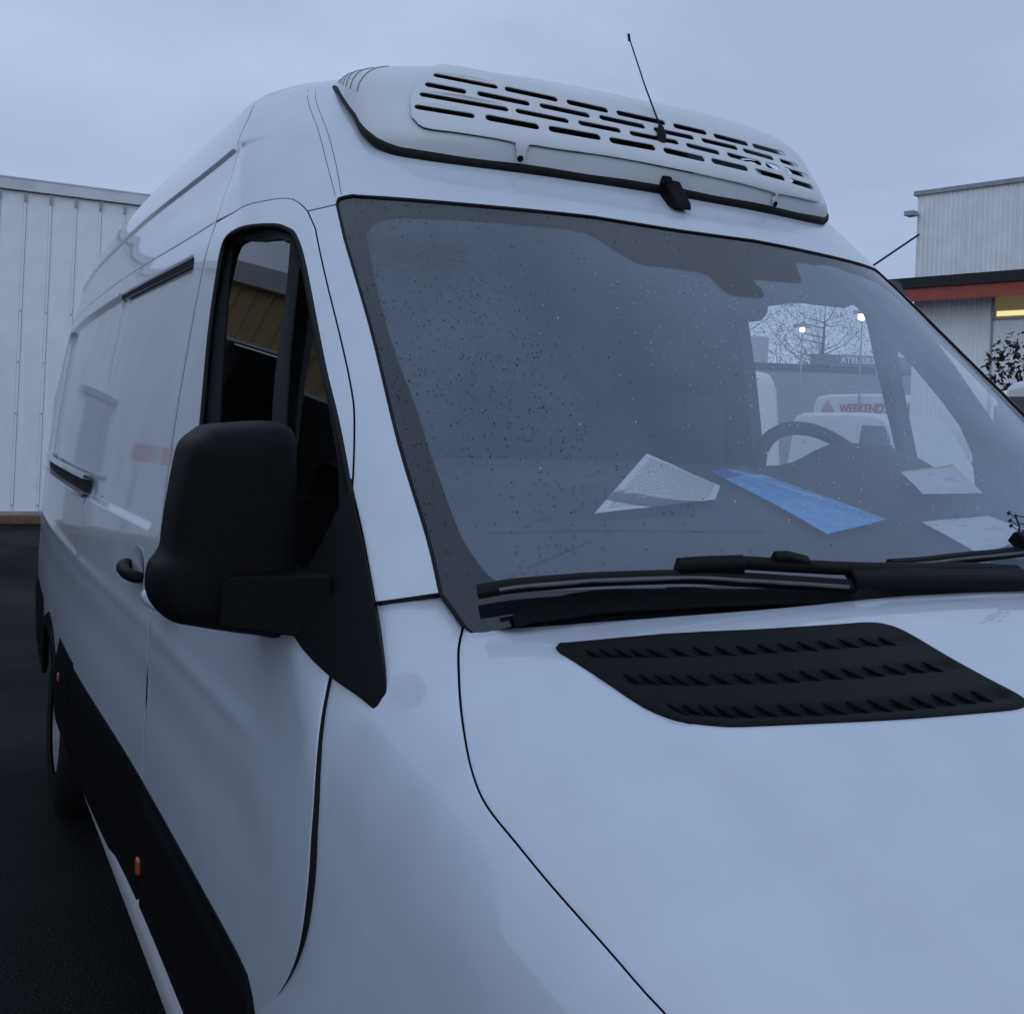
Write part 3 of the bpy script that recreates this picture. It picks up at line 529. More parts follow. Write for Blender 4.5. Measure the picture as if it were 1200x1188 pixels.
# window surround with divider, two panes
G1 = seg('glass_main'); G2 = seg('glass_quarter')
PN, PN2 = GN1, GN2                      # the glass is almost flat
def pane_disp(P, u, v): return -GK*((P-GC1)@GN1)
def pane_disp2(P, u, v): return -GK*((P-GC2)@GN2)
WHa, G1a, G2a = np.array(WH), np.array(G1), np.array(G2)
def frame_disp(P, u, v):
    q_ = np.stack([np.asarray(u), np.asarray(v)], 1); d0 = edist(q_, WHa); d1 = edist(q_, G1a); d2 = edist(q_, G2a)
    w1 = sst(1.15*d0/(d0+d1+1e-6))*(d2/(d1+d2+1e-6)); w2 = sst(1.15*d0/(d0+d2+1e-6))*(d1/(d1+d2+1e-6))
    return w1*pane_disp(P, u, v)+w2*pane_disp2(P, u, v)
frame = panel('window_frame', hull, WH, BLACKP, door, holes=[G1, G2], sp=.02, off=-.010, disp=frame_disp, thick=.006, gap=-.004, bev=.003)
pane = panel('window_pane', hull, G1, SIDEG, door, sp=.04, disp=pane_disp, off=-.0135, gap=-.006, bev=0, flange=False)
pane2 = panel('quarter_pane', hull, G2, SIDEG, door, sp=.04, disp=pane_disp2, off=-.0135, gap=-.012, bev=0, flange=False)
for o_, N_ in ((pane, PN), (pane2, PN*.90+PN2*.10)):
    N_ = N_/np.linalg.norm(N_); o_.data.normals_split_custom_set_from_vertices([tuple(N_)]*len(o_.data.vertices))
# raised lip round the opening
lip = MB(); k = [i for i in range(len(WH)) if WH[i][1] > 1.40]
lip.tube([on(hull, *WH[i], off=-.004)[0] for i in k], .006, 8); lip.build('window_seal', RUBBER, door, smooth=60)
# ---- windscreen pillars
def hinge_line(): return seg('door_pillar', True)
for sgn in (1, -1):
    f = (lambda p: p) if sgn > 0 else mir
    o = [DATA['door_top'][0]]+seg('door_pillar', True)[:-4]+seg([DATA['door_pillar'][1]]+DATA['pillar_edge'])+seg('ws_side')+[DATA['ws_top'][0]]
    panel('windscreen_pillar', hull, f(o), PAINT, van, sp=.03)
# ---- windscreen
ws_r = [(0., 2.101)]+seg('ws_top', True)+seg('ws_side', True)+seg(DATA['ws_corner'], True)+[(.60, 1.345), (.45, 1.335), (.2, 1.33), (0., 1.33)]
ws_o = ws_r+mir(ws_r)[::-1]
wscr = panel('windscreen', hull, ws_o, WS, van, sp=.05, off=-.004, gap=.003, bev=0, flange=False)
fr = DATA['frit']; cut = [i for i, p in enumerate(fr) if p[0] < 0][0]
fr_r = seg(fr[:24]); fr_l = seg(fr[24:-2])
lo = [(.0, 1.425), (.2, 1.424), (.35, 1.420), (.45, 1.416)]
left_side = mir(seg([p for p in fr[:13]], True))       # left pillar band mirrors the right one
frit_in = fr_r+fr_l+[(-.445, 2.066), (-.515, 2.055), (-.55, 2.028), (-.563, 1.99)]+left_side+mir(lo)[::-1]+lo[1:]
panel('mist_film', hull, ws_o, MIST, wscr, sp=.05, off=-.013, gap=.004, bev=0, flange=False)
panel('black_border', hull, ws_o, FRIT, wscr, holes=[frit_in], sp=.05, off=-.010, gap=.002, bev=0, flange=False)
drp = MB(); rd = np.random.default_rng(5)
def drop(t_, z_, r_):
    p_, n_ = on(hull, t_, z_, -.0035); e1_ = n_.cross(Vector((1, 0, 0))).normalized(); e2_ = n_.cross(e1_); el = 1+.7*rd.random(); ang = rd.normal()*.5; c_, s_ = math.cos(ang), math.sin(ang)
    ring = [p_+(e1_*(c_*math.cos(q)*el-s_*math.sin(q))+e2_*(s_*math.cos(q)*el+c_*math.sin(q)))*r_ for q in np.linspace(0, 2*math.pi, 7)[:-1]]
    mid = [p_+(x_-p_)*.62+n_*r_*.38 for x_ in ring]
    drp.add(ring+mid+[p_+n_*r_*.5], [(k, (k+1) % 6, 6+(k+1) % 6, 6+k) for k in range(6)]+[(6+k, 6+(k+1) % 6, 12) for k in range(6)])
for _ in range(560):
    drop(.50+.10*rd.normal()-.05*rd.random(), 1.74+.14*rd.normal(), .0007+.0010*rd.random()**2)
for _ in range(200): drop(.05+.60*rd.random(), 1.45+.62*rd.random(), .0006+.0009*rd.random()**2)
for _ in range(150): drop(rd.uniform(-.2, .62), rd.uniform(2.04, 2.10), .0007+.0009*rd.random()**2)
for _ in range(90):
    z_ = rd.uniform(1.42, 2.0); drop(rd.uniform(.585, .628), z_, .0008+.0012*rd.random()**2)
drp.build('raindrops', mat('rain_drop', (.016, .020, .030), .25, spec=.4), wscr, smooth=80)['kind'] = 'stuff'  # dark ground reflection is put into the colour of the drops
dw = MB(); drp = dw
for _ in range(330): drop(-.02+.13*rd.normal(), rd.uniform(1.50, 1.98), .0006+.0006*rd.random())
dw.build('bright_specks', mat('sky_lit_speck', (.75, .80, .86), .5), wscr)['kind'] = 'stuff'  # pale specks painted as glints of sky on the wet glass
seal = MB(); sl = [p for p in ws_r if p[1] > 1.36]
seal.tube([on(hull, *p, off=-.003)[0] for p in sl+[]], .0035, 6); seal.tube([on(hull, -p[0], p[1], off=-.003)[0] for p in sl], .0035, 6)
seal.build('windscreen_seal', RUBBER, wscr, smooth=60)
# ---- bonnet and wings
hr = [(0., .868), (.083, .87)]+seg('hood_rear', True)
seam = seg([DATA['hood_rear'][0]]+DATA['hood_seam']+[(.562, .25), (.53, .12), (.47, .05)])
def bonnet_disp(P, u, v):
    x, y = np.abs(P[:, 0]), P[:, 1]
    xl = .80-.27*np.clip(.80-y, 0, 1)                     # line where the raised middle of the bonnet falls off
    return .013*sst((xl-x)/.055)*sst((.94-y)/.12)-.004*sst(1-np.abs(x-xl-.04)/.06)*sst((.9-y)/.2)
crl = [(s_, y_) for y_ in np.linspace(.05, .93, 40) for s_ in np.interp([.80-.27*max(0, .80-y_)-d for d in (-.05, -.02, 0, .02, .04, .06)], [0., .25, .45, .6, .72, .80, .88, .94], [0, .16, .28, .37, .44, .49, .56, .62])]
bon_r = hr+seam[1:]+[(.3, .035), (0., .03)]
VO = seg(DATA['vent']+[DATA['vent'][0]], n=3)[:-1]
vc_ = np.mean(VO, 0); VH = [tuple(vc_+(np.array(p)-vc_)*.95) for p in VO]
bonnet = panel('bonnet', nose, bon_r+mir(bon_r)[::-1], PAINT, van, holes=[VH], sp=.03, disp=bonnet_disp, thick=.02, gap=.0018, bev=.005, extra=crl+mir(crl))
warch = [(1+.85-(.34+.42*math.sin(a)), 1.0+.42*math.cos(a)) for a in np.linspace(math.pi-.35, .35, 16)]
for sgn in (1, -1):
    f = (lambda p: p) if sgn > 0 else mir
    o = seam+[(.75, .04), (1., .05), (1.2, .08), (1.36, .2), (1.40, .5)]+warch+[(1.36, 1.40), (1.16, 1.33)]+[(a_, b_+float(np.interp(a_, [.60, .70, .85, .98, 1.10], [.002, .012, .023, .026, .012]))) for a_, b_ in seg('fender_door')]+seg(DATA['fender_top'])[0:]
    panel('front_wing', nose, f(o), PAINT, van, sp=.035, thick=.015, gap=.0016, bev=.005)
nosepl = MB(); nosepl.prism([(-.9,.32),(.9,.32),(.86,.62),(.80,.80),(.72,.93),(-.72,.93),(-.80,.80),(-.86,.62)], .04, .16)
nosepl.build('front_bumper', BLACKP, van, bevel=.05, bseg=3)
for sx in (-1, 1):
    m_ = MB(); m_.prism([(sx*.50,.80),(sx*.80,.84),(sx*.78,.98),(sx*.55,.95)], .02, .05); m_.build('headlight', ALU, van, bevel=.01)
# ---- bonnet vent on the right-hand rear corner
VO = seg(DATA['vent']+[DATA['vent'][0]], n=3)[:-1]
def vxy(a, b):
    """a along the vent (0 outer .. 1 inner), b 0 rear .. 1 front -> nose parameters"""
    A = np.array(DATA['vrow1']); B = np.array(DATA['vrow3'])
    t_ = np.linspace(0, 1, len(A)); p = np.array([np.interp(a, t_, A[:, i]) for i in (0, 1)]); q = np.array([np.interp(a, t_, B[:, i]) for i in (0, 1)])
    return p+(q-p)*b
def louvre(P, u, v):
    # three stepped louvres across the vent
    a = np.array(DATA['vrow1']); c = np.array(DATA['vrow3'])
    ya = np.interp(u, np.sort(a[:, 0]), a[np.argsort(a[:, 0]), 1]); yc = np.interp(u, np.sort(c[:, 0]), c[np.argsort(c[:, 0]), 1])
    b = (v-ya)/np.minimum(yc-ya, -1e-3)*2.0               # 0, 1, 2 at the three slot rows
    ph = b-np.round(b); edge = sst((edist(np.stack([u, v], 1), np.array(VO))-.004)/.012)
    inn = sst((b+.45)/.15)*sst((2.45-b)/.15)
    return -.0045*edge*inn*sst(.9-np.abs(ph-.02)/.30)/.8
vex = [tuple(vxy(a, b)) for a in np.linspace(-.08, 1.05, 60) for b in np.arange(-.3, 1.31, .045)]
vent = panel('vent_grille', nose, VO, BLACKP, van, sp=.012, off=.0035, thick=.03, gap=0, bev=.004, disp=lambda P, u, v: louvre(P, u, v)+bonnet_disp(P, u, v), extra=vex)
rib = MB()
for bb in (0., .5, 1.):
    for k in range(16):
        a = .0+k/15.2
        q0 = vxy(a, bb-.085); q1 = vxy(a+.022, bb+.085)
        ends = []
        for q_ in (q0, q1):
            p_, n_ = on(nose, *q_); dz = .0035+float(bonnet_disp(np.array([p_[:]]), None, None)[0])+float(louvre(None, np.array([q_[0]]), np.array([q_[1]]))[0]); ends.append((p_+n_*dz, n_))
        (p0, n0), (p1, n1_) = ends; s_ = (p1-p0).normalized().cross(n0)*.0014
        rib.add([p0-s_-n0*.003, p0+s_-n0*.003, p1+s_-n1_*.003, p1-s_-n1_*.003, p0-s_+n0*.0007, p0+s_+n0*.0007, p1+s_+n1_*.0007, p1-s_+n1_*.0007], [(0,3,2,1),(4,5,6,7),(0,1,5,4),(1,2,6,5),(2,3,7,6),(3,0,4,7)])
rib.build('vent_ribs', DARK, vent)['kind'] = 'stuff'
# ---- scuttle under the windscreen
sc_m = MB(); rows = []
for k in range(41):
    s_ = 1-2*k/40; x = -s_*.80
    zc = 1.355+.035*(1-abs(s_)**3)
    hb = on(nose, .459*s_, .868+.141*abs(s_)**2.2, off=-.012)[0]
    gz = 1.3668+.036*min(1, (1-abs(s_))/.22)**.55
    gp = on(hull, .5458*1.02*s_, gz+.006, off=.005)[0]
    mid = on(hull, .5458*1.02*s_, max(hb.z-.004, 1.350)+.45*max(0, gz-max(hb.z-.004, 1.350)), off=.009)[0]
    rows.append([hb+Vector((0, -.02, -.03)), hb+Vector((0, .004, -.004)), mid, gp, gp+Vector((0, .03, -.05))])
v = [p for r in rows for p in r]; n = 5
sc_m.add(v, [(i*n+j, i*n+j+1, (i+1)*n+j+1, (i+1)*n+j) for i in range(40) for j in range(n-1)])
sc_m.build('scuttle_panel', BLACKP, van, smooth=50)
# ---- mirror sail panel, mirror
sail = panel('mirror_base', hull, seg(DATA['sail']+[DATA['sail'][0]], n=3)[:-1], BLACKP, None, sp=.03, off=.010, thick=.018, gap=0, bev=.008)
m_ = MB()
hd = [(-1.117,1.610),(-1.103,1.618),(-1.054,1.625),(-1.013,1.628),(-.993,1.622),(-.984,1.609),(-.980,1.575),(-.976,1.490),(-.971,1.354),(-.979,1.300),(-1.040,1.305),(-1.078,1.311),(-1.120,1.319),(-1.150,1.326),(-1.166,1.340),(-1.175,1.360),(-1.177,1.384),(-1.173,1.406),(-1.162,1.422),(-1.157,1.440),(-1.153,1.489),(-1.144,1.558),(-1.136,1.591)]
H2 = np.array(cat(hd+[hd[0]], 4)[:-1]); cc = np.array([-1.07, 1.46])
lay = [(0, .94, .05), (.012, .985, .05), (0., 1., .0), (-.02, 1., 0), (-.045, .985, 0), (-.066, .95, 0), (-.084, .88, 0), (-.097, .76, 0), (-.106, .55, 0), (-.110, .28, 0)]
lay = [(.06, .93), (.062, .965), (.055, .99), (.03, 1.), (0, 1.), (-.022, .992), (-.042, .972), (-.058, .935), (-.070, .87), (-.079, .77), (-.085, .60), (-.088, .35), (-.089, .1)]
if area(H2) < 0: H2 = H2[::-1]
nrm = inset(H2, .001)-H2
vv = []; nH = len(H2)
sA, sB = np.array([-1.062, 1.555]), np.array([-1.082, 1.372])
def toward(q, w_):
    t_ = np.clip((q-sA)@(sB-sA)/((sB-sA)@(sB-sA)), 0, 1); m = sA+(sB-sA)*t_; return q+(m-q)*w_
for dy, s_ in lay:
    for q in H2:
        p = toward(q, 1-s_); vv.append((p[0], 1.335+dy-.10*(p[0]+1.07), p[1]))
ff = [(i*nH+j, i*nH+(j+1) % nH, (i+1)*nH+(j+1) % nH, (i+1)*nH+j) for i in range(len(lay)-1) for j in range(nH)]
ff += [tuple(range(nH)), tuple((len(lay)-1)*nH+j for j in range(nH))[::-1]]
m_.add(vv, ff)
mirror = m_.build('door_mirror', BLACKP, van, smooth=40); sail.parent = mirror
gl_ = MB(); gq = H2+nrm/.001*.022; gl_.add([(p[0], 1.400-.10*(p[0]+1.07), p[1]) for p in gq], [tuple(range(len(gq)))]); gl_.build('mirror_glass', mat('mirror_silver', (.7, .72, .75), .03, metal=1), mirror)
m_ = MB(); af = [(-1.0998, 1.2281, 1.3302), (-1.0978, 1.2269, 1.3901), (-1.0878, 1.2206, 1.4035), (-0.9671, 1.1458, 1.4112), (-0.9638, 1.1437, 1.4065), (-0.9603, 1.1416, 1.3135), (-1.0025, 1.1678, 1.3229)]; nA = len(af)   # arm from the head to the door corner
m_.add(af+[(x+.03, y+.095, z) for x, y, z in af], [tuple(range(nA)), tuple(range(2*nA-1, nA-1, -1))]+[(k, (k+1) % nA, nA+(k+1) % nA, nA+k) for k in range(nA)])
m_.build('mirror_arm', BLACKP, mirror, bevel=.008, bseg=3, smooth=40)
# ---- cladding, marker, running board, handle, rail
def clad_disp(P, u, v): return .010*sst((.785-P[:, 2])/.03)+.004
o = [(tt(1.27, .74), .74), (tt(1.285, .765), .765), (tt(1.32, .782), .782), (tt(1.4, .787), .787)]+yline(1.5, 2.306, .788, 12)+zline(2.306, .788, .47, 10)+yline(2.306, 1.45, .47, 8)+[(tt(1.36, .52), .52), (tt(1.29, .65), .65)]
panel('door_cladding', hull, o, BLACKP, door, sp=.05, disp=clad_disp, thick=.02, bev=.006)
carch = [(tt(4.62+.47*math.cos(a), .34+.47*math.sin(a)), .34+.47*math.sin(a)) for a in np.linspace(math.pi-.29, .29, 20)]
carch2 = [(tt(4.62+.405*math.cos(a), .34+.405*math.sin(a)), .34+.405*math.sin(a)) for a in np.linspace(.33, math.pi-.33, 20)]
o = yline(2.314, SLY-.02, .788, 16)+zline(SLY-.02, .788, .47, 8)+yline(SLY-.02, 2.314, .47, 12)
panel('side_cladding', hull, o, BLACKP, slide, sp=.06, disp=clad_disp, thick=.02, bev=.006)
o = yline(SLY-.012, 4.10, .80, 10)+carch[3:-3]+yline(5.14, 5.92, .80, 10)+zline(5.92, .80, .47, 6)+yline(5.92, 5.04, .47, 6)+carch2[1:-1]+yline(4.20, SLY-.012, .47, 6)
panel('side_cladding', hull, o, BLACKP, quarter, sp=.06, disp=clad_disp, thick=.02, bev=.006)
m_ = MB(); p, nn_ = on(hull, tt(2.285, .60), .60, .017)
m_.box((p.x-.006, 2.268, .585), (p.x+.01, 2.296, .622)); m_.build('side_marker', AMBER, door, bevel=.006)
m_ = MB(); p, nn_ = on(hull, tt(4.0, .68), .68, .017); m_.box((p.x-.004, 3.985, .66), (p.x+.01, 4.01, .69)); m_.build('side_marker', AMBER, quarter, bevel=.006)
RB = mat('running_board_white', (.55, .56, .58), .35, coat=.3)
for sx in (1, -1):
    m_ = MB()
    pr = [(-.012, .10), (.006, .094), (.016, .06), (.018, .016), (.008, .0), (-.03, -.004), (-.03, .10)]
    path = [(-1.0*sx, 1.36, .432), (-1.0*sx, 1.6, .432), (-1.0*sx, 2.4, .434), (-1.0*sx, 3.3, .436), (-1.0*sx, 3.72, .438), (-.998*sx, 3.86, .436), (-.992*sx, 4.02, .43), (-.985*sx, 4.17, .425)]
    if sx < 0: path = path[::-1]
    m_.sweep([Vector(q) for q in path], [(-a, b) for a, b in pr] if True else pr)
    m_.build('running_board', RB, van, bevel=.006, smooth=40)
m_ = MB(); hp = [on(hull, tt(y_, z_), z_, o_)[0] for y_, z_, o_ in ((2.465, 1.234, -.004), (2.475, 1.235, .018), (2.51, 1.237, .029), (2.56, 1.241, .032), (2.61, 1.244, .029), (2.645, 1.246, .018), (2.66, 1.247, -.004))]
m_.tube([Vector(q) for q in cat([tuple(h) for h in hp], 5)] if False else hp, [.014, .016, .016, .016, .016, .016, .014], 12)
m_.build('door_handle', BLACKP, slide, smooth=60, sub=1)
cup = MB(); pc, nc = on(hull, tt(2.56, 1.24), 1.24, .0015)
for k in range(1): cup.add([pc+Vector((0, .105*math.cos(a)*1., .062*math.sin(a))) for a in np.linspace(0, 2*math.pi, 28, endpoint=False)]+[pc+nc*-.003+Vector((0, .08*math.cos(a), .045*math.sin(a))) for a in np.linspace(0, 2*math.pi, 28, endpoint=False)], [(j, (j+1) % 28, 28+(j+1) % 28, 28+j) for j in range(28)]+[tuple(range(28, 56))])
cup.build('handle_cup', PAINT, slide, smooth=80)
# front door handle, below the mirror
m_ = MB(); hp = [on(hull, tt(y_, 1.235), 1.235, o_)[0] for y_, o_ in ((2.02, .0), (2.03, .03), (2.08, .042), (2.15, .044), (2.20, .03), (2.215, .0))]
m_.tube(hp, .017, 12); m_.build('door_handle', PAINT, door, smooth=60, sub=1)
rail = MB()
zr0, zr1 = 1.350, 1.425
def rp(y_, z_, o_): return on(hull, tt(y_, z_), z_, o_)[0]
ys = np.linspace(3.60, 5.74, 16)
def strip(z0, o0, z1, o1, mi): rail.add([q for y_ in ys for q in (rp(y_, z0, o0), rp(y_, z1, o1))], [(2*i, 2*i+2, 2*i+3, 2*i+1) for i in range(15)], mi)
strip(zr1, -.004, zr1, .016, 0); strip(zr1, .016, zr1-.014, .018, 0); strip(zr1-.014, .018, zr1-.016, -.006, 0); strip(zr1-.016, -.008, zr0+.012, -.008, 1); strip(zr0+.012, -.006, zr0+.010, .018, 0); strip(zr0+.010, .018, zr0, .016, 0); strip(zr0, .016, zr0, -.004, 0)
rail.build('slider_rail', [PAINT, RUBBER], quarter, smooth=30)
rl = MB(); ys2 = np.linspace(2.44, 3.60, 14)                # upper slider channel
rl.add([q for y_ in ys2 for q in (rp(y_, 2.034, -.004), rp(y_, 2.012, -.008))], [(2*i, 2*i+2, 2*i+3, 2*i+1) for i in range(13)]); rl.build('upper_channel', RUBBER, slide)
# ---- wheels
def wheel(x, y, sgn):
    t_ = MB(); t_.lathe([(-.11,.20),(-.115,.30),(-.10,.335),(-.06,.348),(.06,.348),(.10,.335),(.115,.30),(.11,.20)], 40, 'x', (x, y, .348)); w = t_.build('wheel', RUBBER, van, smooth=50)
    r_ = MB(); r_.lathe([(-sgn*.095,.215),(-sgn*.10,.20),(-sgn*.06,.18),(-sgn*.03,.09),(-sgn*.045,.06),(-sgn*.05,.0)], 32, 'x', (x, y, .348)); r_.build('rim', ALU, w, smooth=40)
    h_ = MB()
    for k in range(12):
        a = 2*math.pi*k/12; h_.lathe([(-sgn*.046,.0),(-sgn*.046,.018)], 8, 'x', (x, y+.135*math.cos(a), .348+.135*math.sin(a)))
    h_.build('rim_hole_shade', DARK, w)['kind'] = 'stuff'  # flat dark discs painted as the shade of holes
for (x, y) in ((-.875, 1.0), (.875, 1.0), (-.875, 4.62), (.875, 4.62)): wheel(x, y, 1 if x < 0 else -1)
und = MB(); und.box((-.80, .3, .36), (.80, 5.85, .52)); und.box((-.96, 1.45, .46), (.96, 4.15, .53)); und.build('chassis', DARK, van)
inn = MB()   # dark backing behind the skin, painted shade for the panel gaps
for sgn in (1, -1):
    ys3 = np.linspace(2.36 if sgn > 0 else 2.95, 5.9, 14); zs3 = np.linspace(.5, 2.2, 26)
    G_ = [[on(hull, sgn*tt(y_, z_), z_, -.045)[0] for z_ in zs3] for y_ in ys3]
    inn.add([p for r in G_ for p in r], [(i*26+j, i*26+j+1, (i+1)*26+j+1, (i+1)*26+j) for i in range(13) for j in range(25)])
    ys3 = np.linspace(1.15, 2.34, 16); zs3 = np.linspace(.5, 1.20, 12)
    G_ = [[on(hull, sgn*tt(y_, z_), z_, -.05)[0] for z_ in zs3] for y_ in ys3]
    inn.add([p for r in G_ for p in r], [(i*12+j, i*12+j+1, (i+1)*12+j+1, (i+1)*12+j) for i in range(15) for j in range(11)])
# dark tubes painting gap shade behind the pillar seams, door top and bonnet seams
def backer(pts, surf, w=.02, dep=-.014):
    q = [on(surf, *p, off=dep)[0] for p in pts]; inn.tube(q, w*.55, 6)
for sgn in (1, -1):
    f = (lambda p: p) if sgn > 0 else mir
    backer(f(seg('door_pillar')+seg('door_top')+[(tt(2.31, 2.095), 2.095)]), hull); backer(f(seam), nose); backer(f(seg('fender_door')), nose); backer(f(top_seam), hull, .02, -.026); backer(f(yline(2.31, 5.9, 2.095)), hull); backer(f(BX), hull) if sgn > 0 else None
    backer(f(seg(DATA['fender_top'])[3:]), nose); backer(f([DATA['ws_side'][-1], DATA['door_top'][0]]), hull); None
inn.build('gap_shade_shell', DARK, van)
# ---- roof cooling unit
MAT_LOUVRE = mat('louvre_shadow_grey', (.20, .21, .22), .5)  # grey for tubes that paint the shade of the louvre grooves
gl1 = seg(DATA['gasket_up'], True)           # centre -> rear on the right side (tk parameters)
tka = lambda y, z: 1+y-(float(tkY(z))+float(tkD(z)))
GU = [(0., 2.216), (.08, 2.216)]+gl1+[(tka(2.45, 2.475), 2.475), (tka(2.62, 2.50), 2.50), (tka(2.9, 2.52), 2.52)]
up_r = GU+[(tka(2.9, 2.55), 2.55), (1., 2.55), (.5, 2.55), (0., 2.55)]
GRO = seg(DATA['grille']+[DATA['grille'][0]], n=3)[:-1]
# straighten the grille into a left-right symmetrical outline
unit_hole = [(a, b) for a, b in GRO if True]
def shrink(poly, d, surf):
    O = np.array(poly); su = np.linalg.norm(surf(O[:, 0]+1e-3, O[:, 1])-surf(O[:, 0]-1e-3, O[:, 1]), axis=1).mean()/2e-3; sv = np.linalg.norm(surf(O[:, 0], O[:, 1]+1e-3)-surf(O[:, 0], O[:, 1]-1e-3), axis=1).mean()/2e-3
    Q = clean(O*[su, sv]); Q = Q[::-1] if area(Q) < 0 else Q
    return [tuple(q/[su, sv]) for q in inset(Q, d)]
inner_hole = shrink([p for p in GRO if p[1] > 2.262], .001, tk)
def tk_rel(P, u, v): return np.zeros(len(P))
unit = panel('roof_cooling_unit', tk, up_r+mir(up_r)[::-1], UNIT, van, holes=[inner_hole, [(-.88, 2.505), (-1.02, 2.52), (-1.20, 2.515), (-1.24, 2.43), (-1.22, 2.375), (-1.0, 2.372), (-.93, 2.42)]], sp=.03, thick=.004, gap=0, bev=.004)
SL = DATA['slots']; caps = []
for i in range(0, len(SL), 2):
    (a0, b0), (a1, b1) = SL[i], SL[i+1]
    P0, P1 = Vector(tk(np.float64(a0), np.float64(b0))), Vector(tk(np.float64(a1), np.float64(b1)))
    e = 1e-3; su = np.linalg.norm(tk(a0+e, b0)-tk(a0-e, b0))/(2*e); sv = np.linalg.norm(tk(a0, b0+e)-tk(a0, b0-e))/(2*e); su1 = np.linalg.norm(tk(a1+e, b1)-tk(a1-e, b1))/(2*e)
    r = .0082 if b0 > 2.32 else .0092; ring = []
    d = np.array([(a1-a0)*(su+su1)/2, (b1-b0)*sv]); d /= np.hypot(*d); nperp = np.array([-d[1], d[0]])
    for (ca, cb, s0, sg) in ((a0, b0, su, 1), (a1, b1, su1, -1)):
        for k in range(7):
            th = math.pi/2+math.pi*k/6 if sg > 0 else -math.pi/2+math.pi*k/6
            off = d*(math.cos(th)*r+(r if sg > 0 else -r))+nperp*math.sin(th)*r
            ring.append((ca+off[0]/s0, cb+off[1]/sv))
    caps.append(ring)
def gdisp(P, u, v):
    return .010+.0*u
grille = panel('grille_panel', tk, GRO, UNIT, unit, holes=caps, sp=.02, disp=gdisp, thick=.003, gap=0, bev=.005)
for a, b in DATA['screws']:
    p, nn_ = on(tk, a, b, .0115); q = nn_.to_track_quat('Z', 'Y').to_matrix(); scr = MB()
    scr.add([p+q @ Vector((.0075*math.cos(t_), .0075*math.sin(t_), 0)) for t_ in np.linspace(0, 2*math.pi, 14, endpoint=False)], [tuple(range(14))]); scr.build('screw_shade_disc', DARK, unit)  # flat dark disc stands in for the shaded screw recess
for u0_, u1_ in ((-.90, -.455), (-.16, .90)):
    cav = MB(); us = np.linspace(u0_, u1_, 30); vs = np.linspace(2.23, 2.445, 8)
    cav.add([on(tk, a, b, -.07)[0] for a in us for b in vs], [(i*8+j, i*8+j+1, (i+1)*8+j+1, (i+1)*8+j) for i in range(29) for j in range(7)]); cav.build('slot_shade_sheet', DARK, unit)  # black sheet behind the slots, painted as the unlit inside
for k in range(7):                                  # upright bars across the open side vent
    a = -.92-k*.042; fin = MB(); P_ = [on(tk, a, z_, -.006)[0] for z_ in (2.365, 2.42, 2.46, 2.52)]
    fin.tube(P_, [.0028]*4, 6); fin.build('vent_bar', DARK, unit, smooth=60)
for i in range(6):
    f_ = i/5; lou = MB(); P_ = []
    for k in range(12):
        g_ = k/11; y_ = 2.063+f_*.20+g_*(.045+.02*f_); z_ = 2.385+f_*.075+g_*(.085-.055*f_)+.02*math.sin(math.pi*g_)*(1-f_)
        z_ = min(z_, 2.505); D_ = float(tkD(z_)); q = (y_-float(tkY(z_)))/D_
        t_ = 1+y_-(float(tkY(z_))+D_) if q >= 1 else 2/math.pi*math.asin((1-(1-q)**2)**(1/3)) if q > 0 else None
        if t_: P_.append(on(tk, t_, z_, .0004)[0])
    if len(P_) > 2: lou.tube(P_, [.0016]*len(P_), 6); lou.build('louvre_groove_shade', MAT_LOUVRE, unit, smooth=60)
gas = MB(); gp = [(a, b) for a, b in GU]; gk = [p for p in gp[::-1]]+[(-a, b) for a, b in gp[1:]]
lowh = [(0., 2.206)]+seg('gasket_low', True)[:]+[(tt(2.62, 2.515), 2.515)]
gas.tube([on(tk, a, b-.004, -.006)[0] for a, b in gk], [.013-.0045*float(sst((abs(a)-.75)/.3)) for a, b in gk], 10); gas.build('gasket', RUBBER, unit, smooth=60)  # thicker at the front, so the gasket also stands for the shadow gap
sk = MB(); n_ = len(gk)                              # skirt from gasket into the roof
A_ = [on(tk, a, b-.006, -.008)[0] for a, b in gk]; sk.add(A_+[p+Vector((-p.x*.06, .07, -.035)) for p in A_], [(i, i+1, n_+i+1, n_+i) for i in range(n_-1)]); sk.build('gasket_skirt', RUBBER, unit, smooth=60)
# aerial and camera pod
m_ = MB(); 
ab = Vector((.018, float(tk(np.float64(-.03), np.float64(2.335))[1])-.014, 2.338)); tip = Vector((-.012, 1.940, 2.602))
m_.tube([ab+Vector((0, .004, -.012)), ab+Vector((0, .002, .004)), ab+Vector((0, .006, .022)), ab+Vector((0, .010, .03))], [.0125, .0115, .008, .004], 12)
m_.tube([ab+Vector((0, .010, .028)), ab.lerp(tip, .5)+Vector((0, .002, .003)), tip], [.0024, .0019, .0017], 8)
m_.tube([tip+Vector((0, -.003, -.010)), tip+Vector((0, .002, .008))], .0034, 8)
m_.build('aerial', RUBBER, unit, smooth=50)
m_ = MB(); pf = [(1.838, 2.238), (1.806, 2.236), (1.790, 2.215), (1.758, 2.176), (1.753, 2.158), (1.800, 2.170), (1.85, 2.215)]
m_.prism(pf, .018, .066, 'x'); m_.prism([(1.83, 2.246), (1.801, 2.243), (1.797, 2.222), (1.83, 2.215)], .012, .040, 'x')
m_.build('front_camera', BLACKP, van, bevel=.006, bseg=3, smooth=40)
